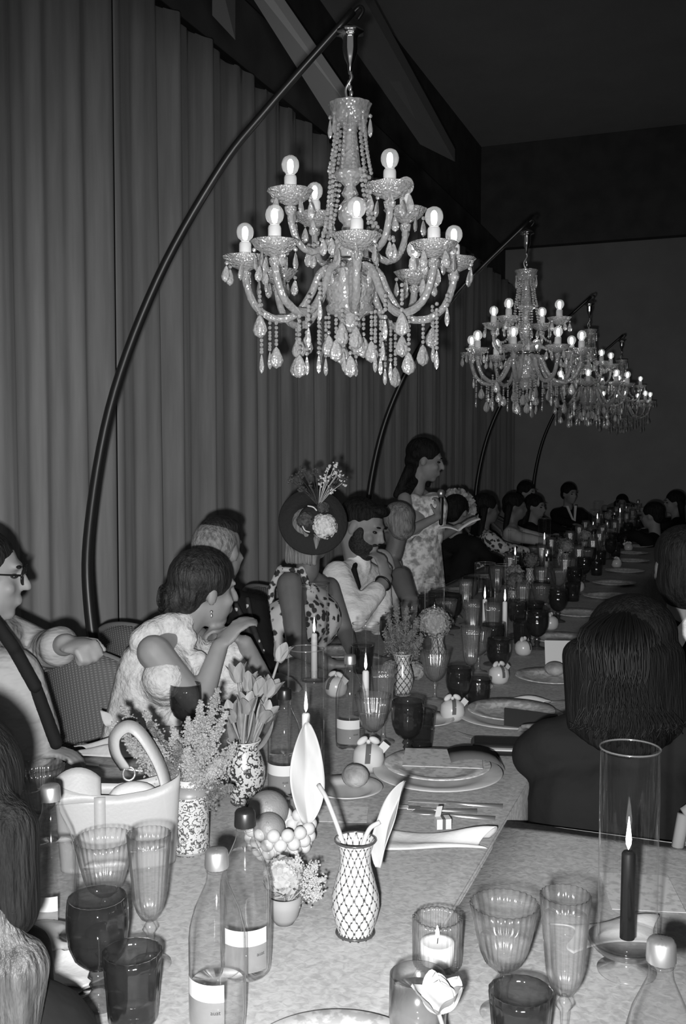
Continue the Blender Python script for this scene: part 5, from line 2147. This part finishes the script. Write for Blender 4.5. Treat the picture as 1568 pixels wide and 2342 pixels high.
def simple_person(label, px, py, Z, fwd, hair, top, skin='skin', s=1.0, long=False, collar=False, lean=0, vox=0.014, eye=False, sleeves=True):
    """seated guest: head centre at this place, arms resting towards the table"""
    hc = dep(px, py, Z)
    fwd = Vector(fwd)
    R = basis(fwd + Vector((0, 0, -0.1)))
    f = Vector((fwd.x, fwd.y, 0)).normalized()
    w = Vector((f.y, -f.x, 0))
    neck = hc + Vector((0, 0, -0.15)) - f * 0.03
    chest = neck + Vector((0, 0, -0.28)) - f * 0.03
    hip = Vector((chest.x, chest.y, 0.57)) - f * (0.06 + lean)
    if hc.x < -1.1 and hc.y < YF:
        hip.x = min(hip.x, -1.84)
    elif hc.y < YF:
        hip.x = max(hip.x, -0.24)
    sL, sR = neck + Vector((0, 0, -0.075)) - w * 0.17 * s, neck + Vector((0, 0, -0.075)) + w * 0.17 * s
    p = Person(label, hip)
    b = p.body
    head_into(b, hc, R, 1.0 * s)
    b.limb(neck + Vector((0, 0, -0.03)), hc + R @ Vector((0, -0.02, -0.05)), 0.055, 0.052)
    torso_into(b, hip, chest, neck, sL, sR, -0.012)
    g = MB()
    torso_into(g, hip, chest, neck + Vector((0, 0, -0.03)), sL, sR, 0.016, 1.1)
    for sh, q in ((sL, -1), (sR, 1)):
        e_ = sh + Vector((0, 0, -0.25)) + w * q * 0.05 + f * 0.08
        wr = e_ + f * 0.22 - w * q * 0.06
        e_.z = max(e_.z, 0.86)
        wr.z = max(wr.z - 0.02, 0.82)
        p.arm(sh, e_, wr, hand=(f, (0, 0, 1), 0.3, 1, 0.1, q))
        if sleeves:
            g.limb(sh, e_, 0.064, 0.054)
            g.limb(e_, wr, 0.054, 0.042)
    legs_into(b, hip, f)
    p.skin(skin, vox * 0.8)
    if eye:
        eyes(p.root, hc, R, s, p.o0)
    p.add('top', g, top, vox)
    g = MB()
    legs_into(g, hip, f, 0.018)
    p.add('trousers', g, 'trousers', 0.016)
    h = hair_cap(MB(), hc, R, 1.04 * s)
    if long:
        for k in range(7):
            x = -0.075 + k * 0.025
            h.limb(hc + R @ Vector((x, -0.05, 0.0)), hc + R @ Vector((x * 1.25, -0.06, -0.2)), 0.035, 0.022)
    p.add('hair', h, hair, 0.009, 2)
    if collar:
        g = MB()
        for q in (-1, 1):
            a = neck + f * 0.055 + w * q * 0.045 + Vector((0, 0, 0.02))
            c = neck + f * 0.105 + Vector((0, 0, -0.16))
            n_ = f
            g.add([a, a + w * q * 0.03, c + w * q * 0.01, c, a + f * 0.012, a + w * q * 0.03 + f * 0.012, c + w * q * 0.01 + f * 0.02, c + f * 0.02],
                  [(0, 1, 2, 3), (4, 7, 6, 5), (0, 4, 5, 1), (1, 5, 6, 2), (2, 6, 7, 3), (3, 7, 4, 0)], False)
        p.add('shirt_front', g, 'white_cotton')
    return p, hc, R


TX = Vector((1, 0, 0))   # across the table
# guest with flowered headpiece beside the standing woman
p, hc, R = simple_person('dark-haired guest in black with a ring of flowers in the hair', 1046, 1172, 7.0, Vector((0.4, 0.9, 0)), 'hair_dark', 'black_cloth', long=False)
fh = thing('flower_headpiece', 'pale flower crown fanning behind the dark-haired guest\'s head', 'headpiece', hc)
for k in range(13):
    a = -0.5 + 2.6 * k / 12
    c = R @ Vector((0, -0.02, 0.02)) + (RV * math.cos(a) + Vector((0, 0, 1)) * math.sin(a)) * 0.122 + FV * 0.02
    mb = MB()
    for q in range(26):
        d = Vector((rnd(-1, 1), rnd(-1, 1), rnd(-1, 1))).normalized()
        u = d.orthogonal().normalized()
        w = d.cross(u)
        s_ = rnd(0.008, 0.016)
        mb.add([c + d * 0.024 - u * s_, c + d * 0.03 + w * s_, c + d * 0.03 + u * s_, c + d * 0.024 - w * s_], [(0, 1, 2, 3)], False)
    mb.ell(c, 0.018, n=8, m=6)
    mb.build('flower', 'greytop' if k % 3 else 'fluff2', fh)

# far guests
FG = [('distant guest with dark hair next to the flower-crowned one', 1112, 1165, 7.9, (0.8, 0.5, 0), 'hair_dark', 'floral_dark', True, False),
      ('distant long-haired guest in a pale top behind the candle', 1178, 1160, 8.9, (0.9, 0.1, 0), 'hair_dark', 'greytop', True, False),
      ('distant guest with dark hair leaning beside the man in the dark suit', 1224, 1160, 9.8, (0.9, -0.3, 0), 'hair_dark', 'black_cloth', True, False),
      ('distant man in a dark suit and white shirt front', 1302, 1130, 11.2, (0.75, -0.7, 0), 'hair_dark', 'black_cloth', False, True),
      ('distant guest with dark hair beneath the last curved stand', 1205, 1128, 10.6, (0.9, -0.4, 0), 'hair_dark', 'black_cloth', True, False),
      ('far seated woman at the head of the table by the end wall', 1422, 1152, 13.3, (0.1, -1, 0), 'hair_dark', 'greytop', True, False),
      ('distant guest in black across the table by the end wall', 1540, 1150, 10.4, (-0.95, -0.3, 0), 'hair_dark', 'black_cloth', True, False),
      ('distant guest with dark hair across the table, next to the other in black', 1490, 1180, 9.0, (-0.9, 0.3, 0), 'hair_dark', 'black_cloth', False, False)]
for lb, px, py, Z, f, hm, tm, lg, col in FG:
    simple_person(lb, px, py, Z, f, hm, tm, 'skin_tan' if Z < 9 else 'skin', 1.0, lg, col, vox=0.018, eye=f[1] < 0)

# --- woman in black with long dark hair, back to us on the cross side
Z = 2.38
hc = dep(1424, 1492, Z)
fw = (-RV * 0.75 + FV * 0.62)
R = basis(fw + Vector((0, 0, -0.12)))
neck = dep(1430, 1625, Z)
chest, hip = dep(1400, 1830, Z - 0.02), dep(1400, 2100, Z)
hip.z = 0.56
sL, sR = dep(1265, 1708, Z + 0.02), dep(1560, 1705, Z - 0.05)
p = Person('woman in black with long dark hair seated in the table corner, back turned', hip)
b = p.body
head_into(b, hc, R, 1.0)
b.limb(neck, hc + R @ Vector((0, -0.02, -0.05)), 0.05, 0.048)
torso_into(b, hip, chest, neck, sL, sR, -0.012)
eL, wL = dep(1225, 1850, Z + 0.05), dep(1262, 1890, Z + 0.24)
eR, wR = dep(1600, 1860, Z - 0.02), dep(1540, 1880, Z + 0.26)
wL.z = eL.z = max(wL.z, 0.85)
wR.z = eR.z = max(wR.z, 0.85)
p.arm(sL, eL, wL, hand=(FV - RV * 0.3, (0, 0, 1), 0.3, 1, 0.1, -1))
p.arm(sR, eR, wR, hand=(FV - RV * 0.6, (0, 0, 1), 0.3, 1, 0.1, 1))
legs_into(b, hip, -RV)
p.skin('skin', 0.009)
g = MB()
torso_into(g, hip, chest, neck + Vector((0, 0, -0.01)), sL, sR, 0.02, 1.15)
for sh, e_, w_ in ((sL, eL, wL), (sR, eR, wR)):
    g.limb(sh, e_, 0.072, 0.062)
    g.limb(e_, w_, 0.062, 0.05)
p.add('blouse', g, 'black_cloth', 0.010)
g = MB()
legs_into(g, hip, -RV, 0.018)
p.add('trousers', g, 'trousers', 0.014)
h = hair_cap(MB(), hc, R, 1.12)
for k in range(13):
    u = k / 12
    a = dep(1325 + 200 * u, 1500, Z - 0.07 - 0.05 * math.sin(PI * u))
    c = dep(1315 + 245 * u, 1655 + 60 * math.sin(PI * u), Z - 0.07 - 0.07 * math.sin(PI * u))
    h.limb(hc + R @ Vector((0.06 - 0.12 * u, -0.05, 0.05)), a, 0.045, 0.042)
    h.limb(a, c, 0.042, 0.022)
p.add('hair', h, 'hair_black', 0.008, 3)


def lock(k):
    u = (k * 0.618) % 1
    dz = -0.108 - 0.062 * math.sin(PI * u) + rnd(-0.004, 0.008)
    x0 = 1328 + 196 * u
    w_ = 9 * math.sin(k * 1.7)
    return [hc + R @ Vector((0.03 - 0.06 * u, -0.03, 0.122)), dep(x0, 1450 + rnd(-15, 15), Z + dz * 0.85), dep(x0 + w_, 1530, Z + dz), dep(x0 - w_ + 4, 1590, Z + dz),
            dep(1312 + 255 * u + w_, 1655, Z + dz), dep(1305 + 270 * u - w_, 1655 + rnd(-20, 12) + 50 * math.sin(PI * u), Z + dz)]


M['hair_lock'] = mat('dark_hair_lock', 0.005, 0.5, 0.2)
p.add('hair_locks', strands(150, lock, 0.0026, 20), 'hair_lock')['kind'] = 'stuff'

# --- man in a black suit beyond her
Z = 3.1
p, hc, R = simple_person('man in a black suit with a white collar, beyond the woman in black', 1556, 1300, Z, -RV * 0.1 + FV * 0.95, 'hair_dark', 'black_cloth', 'skin_tan', 1.05, long=False, vox=0.011)
h = MB()
h.ell(hc + R @ Vector((0, -0.03, -0.02)), (0.088, 0.1, 0.115), R, 18, 12)
p.add('hair_back', h, 'hair_dark', 0.009, 2)
g = MB()
a, c, d_ = dep(1520, 1472, Z - 0.16), dep(1548, 1500, Z - 0.17), dep(1600, 1410, Z - 0.1)
e_ = dep(1575, 1408, Z - 0.1)
th = FV * 0.012
g.add([a, c, d_, e_, a + th, c + th, d_ + th, e_ + th], [(0, 1, 2, 3), (4, 7, 6, 5), (0, 4, 5, 1), (1, 5, 6, 2), (2, 6, 7, 3), (3, 7, 4, 0)], False)
p.add('collar', g, 'white_cotton')

# --- man with glasses and braces, fist over the chair back
Z = 2.62
hc = dep(-38, 1318, Z)
R = basis(RV * 0.93 + FV * 0.2 + Vector((0, 0, -0.1)))
neck = dep(-52, 1430, Z)
chest, hip = dep(-20, 1600, Z - 0.02), dep(-20, 1900, Z)
hip.z = 0.57
sR, sL = dep(-95, 1485, Z - 0.16), dep(10, 1458, Z + 0.16)
p = Person('man with glasses in a white shirt and black braces, raising his fist', hip)
b = p.body
head_into(b, hc, R, 1.05)
b.limb(neck, hc + R @ Vector((0, -0.02, -0.05)), 0.06, 0.058)
torso_into(b, hip, chest, neck, sL, sR, -0.01)
eL, wL = dep(95, 1490, Z + 0.2), dep(150, 1474, Z - 0.02)
eR, wR = dep(-60, 1690, Z - 0.25), dep(60, 1720, Z - 0.1)
p.arm(sL, eL, wL, (0.05, 0.042, 0.03), (RV * 0.75 - FV * 0.6 + Vector((0, 0, 0.05)), Vector((0, 0, 1)) - FV * 0.3, 1.45, 1.05, 0.02, 1))
p.arm(sR, eR, wR, hand=(RV, (0, 0, 1), 0.4, 1, 0.1, 1))
legs_into(b, hip, RV)
p.skin('skin', 0.0075, 3)
eyes(p.root, hc, R, 1.05, p.o0)
g = MB()
torso_into(g, hip, chest, neck + Vector((0, 0, -0.01)), sL, sR, 0.02, 1.15)
g.limb(sL, eL, 0.072, 0.062)
g.limb(eL, eL.lerp(wL, 0.8), 0.06, 0.046)
for q in range(4):
    c_ = eL.lerp(wL, 0.35 + 0.13 * q)
    g.ell(c_, (0.052, 0.058, 0.056))
g.limb(sR, eR, 0.07, 0.06)
g.limb(eR, eR.lerp(wR, 0.8), 0.058, 0.045)
g.limb(dep(40, 1690, Z - 0.1), dep(80, 1715, Z - 0.05), 0.07, 0.06)
g.limb(dep(20, 1560, Z - 0.1), dep(60, 1690, Z - 0.08), 0.09, 0.09)
M['shirt_near'] = mat('dimmed_white_shirt', 0.33, 0.85, 0.1, bump=0.6, scale=7, bscale=9, bstretch=(1, 1, 2.2), bdist=0.04)  # white shirt; strong near flash is offset by darkening the base colour
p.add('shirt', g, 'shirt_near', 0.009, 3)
g = MB()
for (x0, y0, x1, y1) in ((-25, 1405, 30, 1480), (30, 1480, 80, 1570), (80, 1570, 128, 1700)):
    for q in range(12):
        u = q / 11
        d0 = Z - 0.19 + 0.05 * ((y0 - 1405) / 300)
        g.ell(dep(x0 + (x1 - x0) * u, y0 + (y1 - y0) * u, d0 + (0.02 if y1 > 1600 else 0)), (0.017, 0.017, 0.017))
p.add('braces', g, 'black_cloth', 0.006, 2)
g = MB()
legs_into(g, hip, RV, 0.018)
p.add('trousers', g, 'trousers', 0.014)
p.add('hair', hair_cap(MB(), hc, R, 1.06), 'hair_dark', 0.007, 2)
gl = MB()
for q in (-1, 1):
    c_ = Vector((q * 0.034, 0.1, 0.012))
    gl.tube([hc + R @ ((c_ + Vector((0.026 * math.cos(i * PI / 10), -0.004 * abs(math.cos(i * PI / 10)), 0.021 * math.sin(i * PI / 10)))) * 1.05) for i in range(21)], 0.0022, 6)
    gl.tube([hc + R @ (Vector((q * 0.06, 0.095, 0.016)) * 1.05), hc + R @ (Vector((q * 0.078, 0.02, 0.016)) * 1.05), hc + R @ (Vector((q * 0.08, -0.015, 0.005)) * 1.05)], 0.0022, 6)
gl.tube([hc + R @ (Vector((-0.01, 0.1, 0.016)) * 1.05), hc + R @ (Vector((0.01, 0.1, 0.016)) * 1.05)], 0.002, 6)
p.add('glasses', gl, 'black_plastic')

# --- guest at the near corner: dark roots, fair hair ends, black sleeve
Z = 1.24
hc = dep(-95, 1858, Z)
R = basis(RV * 0.2 + FV * 0.9)
neck = dep(-100, 2110, Z)
chest, hip = dep(-110, 2500, Z), dep(-110, 2800, Z)
hip.z = 0.56
chest.z = 0.82
sR, sL = dep(0, 2350, Z - 0.02), dep(-340, 2320, Z)
p = Person('guest with dark hair fading to fair ends and a black sleeve at the near corner', hip)
b = p.body
head_into(b, hc, R, 1.0)
b.limb(neck, hc + R @ Vector((0, -0.02, -0.05)), 0.05, 0.048)
torso_into(b, hip, chest, neck, sL, sR, -0.012)
eR, wR = dep(40, 2450, Z + 0.14), dep(60, 2300, Z + 0.3)
eR.z, wR.z = 0.82, 0.815
eL, wL = dep(-380, 2500, Z), dep(-250, 2400, Z + 0.25)
eL.z, wL.z = 0.82, 0.815
p.arm(sR, eR, wR, hand=(FV + RV * 0.1, (0, 0, 1), 0.3, 0.95, 0.1, -1))
p.arm(sL, eL, wL, hand=(FV, (0, 0, 1), 0.3, 0.95, 0.1, 1))
legs_into(b, hip, FV)
p.skin('skin', 0.01)
g = MB()
torso_into(g, hip, chest, neck + Vector((0, 0, -0.02)), sL, sR, 0.018, 1.1)
for sh, e_, w_ in ((sL, eL, wL), (sR, eR, wR)):
    g.limb(sh, e_, 0.064, 0.054)
    g.limb(e_, w_, 0.054, 0.042)
p.add('jacket', g, 'black_cloth', 0.010)
g = MB()
legs_into(g, hip, FV, 0.018)
p.add('trousers', g, 'trousers', 0.014)
h = hair_cap(MB(), hc, R, 1.1)
for k in range(8):
    u = k / 7
    h.limb(hc + R @ Vector((-0.08 + 0.17 * u, -0.04, 0.0)), dep(-230 + 255 * u, 2080, Z - 0.06), 0.04, 0.035)
p.add('hair', h, 'hair_black', 0.008, 2)
h = MB()
for k in range(10):
    u = k / 9
    h.limb(dep(-220 + 245 * u, 2060 + 55 * math.sin(k * 2.3), Z - 0.085), dep(-240 + 285 * u, 2210 + 20 * math.sin(9 * u), Z - 0.08), 0.006, 0.036)
    h.limb(dep(-240 + 285 * u, 2210, Z - 0.08), dep(-240 + 280 * u, 2440, Z - 0.08), 0.036, 0.02)
M['hair_ends'] = mat('fair_hair_ends', 0.03, 0.5, 0.3, v2=0.085, scale=16, stretch=(6, 6, 0.7), bump=0.7, bscale=40, bstretch=(5, 5, 0.5))
p.add('hair_ends', h, 'hair_ends', 0.007, 2)

# ------------------------------------------------------------------ chairs
def weave():
    m, t, N, L, b = nt('woven_cane')
    b.inputs['Roughness'].default_value = 0.8
    tc = N.new('ShaderNodeTexCoord')
    mp = N.new('ShaderNodeMapping')
    mp.inputs['Scale'].default_value = (1, 1, 1)
    L.new(tc.outputs['Object'], mp.inputs[0])
    w1 = N.new('ShaderNodeTexWave')
    w1.bands_direction = 'Z'
    w1.inputs['Scale'].default_value = 38
    w1.inputs['Distortion'].default_value = 1.5
    w2 = N.new('ShaderNodeTexWave')
    w2.bands_direction = 'Y'
    w2.inputs['Scale'].default_value = 22
    for w in (w1, w2):
        L.new(mp.outputs[0], w.inputs[0])
    ml = N.new('ShaderNodeMath')
    ml.operation = 'MULTIPLY'
    L.new(w1.outputs[1], ml.inputs[0])
    L.new(w2.outputs[1], ml.inputs[1])
    cr = N.new('ShaderNodeValToRGB')
    cr.color_ramp.elements[0].color = grey(0.12)
    cr.color_ramp.elements[1].color = grey(0.26)
    L.new(ml.outputs[0], cr.inputs[0])
    L.new(cr.outputs[0], b.inputs['Base Color'])
    bp = N.new('ShaderNodeBump')
    bp.inputs['Strength'].default_value = 0.6
    bp.inputs['Distance'].default_value = 0.004
    L.new(ml.outputs[0], bp.inputs['Height'])
    L.new(bp.outputs[0], b.inputs['Normal'])
    return m


M['cane'] = weave()
M['seat_pad'] = mat('seat_pad', 0.2, 0.9, 0.1)


def make_chair():
    """faces +X; wrap-round woven back"""
    t = thing('dining_chair', 'x', 'chair')
    o = MB().box((0.0, 0, 0.43), (0.44, 0.44, 0.055)).build('seat', 'seat_pad', t)
    md = o.modifiers.new('soft', 'BEVEL')
    md.width = 0.02
    md.segments = 3
    mb = MB()
    A = 1.15

    def shell(u, v):
        a = PI + A * (2 * u - 1)
        r = 0.255 + 0.025 * v
        return (r * math.cos(a) + 0.02 - 0.05 * v, r * math.sin(a) * 1.02, 0.47 + 0.46 * v - 0.10 * v * (2 * u - 1) ** 2)
    mb.grid(28, 10, shell)
    o = mb.build('backrest', 'cane', t)
    md = o.modifiers.new('thick', 'SOLIDIFY')
    md.thickness = 0.014
    MB().tube([shell(i / 28, 1.0) for i in range(29)], 0.015, 8).build('top_rail', 'seat_pad', t)
    for u in (0.0, 1.0):
        MB().tube([shell(u, i / 6) for i in range(7)], 0.014, 8).build('side_rail', 'seat_pad', t)
    for sx in (-1, 1):
        for sy in (-1, 1):
            MB().tube([(sx * 0.18, sy * 0.18, 0.42), (sx * 0.205, sy * 0.205, 0.0)], [0.018, 0.012], 8).build('leg', 'black_metal', t)
    return t


chair = make_chair()
CLB = ['woven-back chair of the woman in white', 'woven-back chair of the grey-haired man', 'woven-back chair of the woman in the disc hat', 'woven-back chair of the bearded man in the white shirt',
       'woven-back chair of the fair-haired woman with the updo', None, 'woven-back chair of the flower-crowned guest'] + [None] * 8 + \
      ['woven-back chair of the woman in black in the table corner', 'woven-back chair of the man in the black suit', 'woven-back chair of the man in braces', 'woven-back chair of the guest with fair hair ends']
far_n = 0
for i, ps in enumerate(SEATS):
    if i == 5:
        continue
    h = ps.o0
    right = h.x > -1.0
    ang = PI if right else 0.0
    if h.y > YF:
        ang = -PI / 2
    if h.y < 1.0:
        ang = PI / 2
    d = Vector((math.cos(ang), math.sin(ang), 0))
    dy = {2: -0.12, 4: 0.12}.get(i, 0)
    lb = CLB[i] if i < len(CLB) and CLB[i] else None
    place(chair, Vector((h.x, h.y + dy, 0)) - d * 0.03, ang, lb or 'woven-back dining chair under a distant guest at the far table', None if lb else 'chairs of the distant guests').scale = (0.92, 0.92, 1)

# ------------------------------------------------------------------ the rest of the long table, set for dinner
OCC = []
for o in sc.objects:
    if o.parent is None and TZ - 0.01 < o.location.z < TZ + 0.12 and o.type in ('MESH', 'EMPTY'):
        OCC.append((o.location.x, o.location.y, 0.055))
for px, py in ((1000, 1778), (1168, 1648), (1262, 1556)):
    q = on(px, py)
    OCC.append((q.x, q.y, 0.17))


def free(x, y, r):
    return all((x - a) ** 2 + (y - b_) ** 2 > (r + c) ** 2 for a, b_, c in OCC)


rs = random.Random(21)


def try_put(proto, x, y, r, label, group, s=1.0, rz=0.0, z=0.0):
    for _ in range(10):
        xx, yy = x + rs.uniform(-0.05, 0.05), y + rs.uniform(-0.06, 0.06)
        if XL + r < xx < XR - r and free(xx, yy, r):
            OCC.append((xx, yy, r))
            return place(proto, (xx, yy, TZ + z), rz or rs.uniform(0, 6), label, group, s)


V4b = [o for o in sc.objects if o.name.startswith('vase') and o.get('label', '').startswith('small lattice')][0]
USED.add(V4b.name)
USED.add(chair.name)


def far_pom(x, y, i):
    if not free(x, y, 0.06):
        return
    OCC.append((x, y, 0.06))
    v = place(V4b, (x, y, TZ), rs.uniform(0, 6), 'small printed vase holding a flower head, far down the table', 'small vases far down the table', 0.85)
    c = Vector((x + 0.01, y, TZ + 0.17))
    o = pom('table_flower', 'round pale flower head in a small vase far down the table', c, 0.05, 120, 0.014, 'fluff2' if i % 2 else 'fluff3', True, Vector((x, y, TZ + 0.06)))
    o['group'] = 'flower heads far down the table'


y = 3.75
i = 0
while y < 12.6:
    i += 1
    for side, x0 in ((-1, XL), (1, XR)):
        s_ = -side
        xin = x0 + s_ * 0.2
        far = y > 6.5
        try_put(dinner, xin, y, 0.138, 'patterned dinner plate laid at a place far down the table', 'plates laid far down the table')
        try_put(goblet, x0 + s_ * 0.38, y + 0.1, 0.048, 'dark goblet at a place setting far down the table', 'goblets far down the table')
        try_put(wine, x0 + s_ * 0.44, y - 0.06, 0.052, 'ribbed clear wine glass at a place far down the table', 'wine glasses far down the table')
        try_put(flute, x0 + s_ * 0.46, y + 0.2, 0.038, 'slim ribbed flute at a place far down the table', 'flutes far down the table')
        try_put(tumbler, x0 + s_ * 0.36, y - 0.2, 0.045, 'dark tumbler at a place far down the table', 'tumblers far down the table')
        if i % 2 == 0:
            try_put(fav, x0 + s_ * 0.3, y + 0.28, 0.045, 'white ribboned favour pot far down the table', 'favours far down the table', 0.9)
    xm = (XL + XR) / 2
    if i % 2 == 0:
        try_put(b5, xm + 0.1, y + 0.05, 0.045, 'water bottle in the middle of the table, far down', 'bottles far down the table')
    elif i % 4 == 1:
        try_put(cC, xm - 0.08, y + 0.2, 0.05, 'short glass hurricane candle far down the table', 'hurricane candles far down the table')
    if i % 3 == 0:
        try_put(b2, xm + 0.12, y + 0.35, 0.05, 'black-capped bottle in the middle of the table, far down', 'dark-capped bottles far down the table')
    far_pom(xm - 0.05 + rs.uniform(-0.1, 0.1), y + 0.3, i)
    far_pom(xm + rs.uniform(-0.15, 0.15), y - 0.05, i + 1)
    y += 0.68
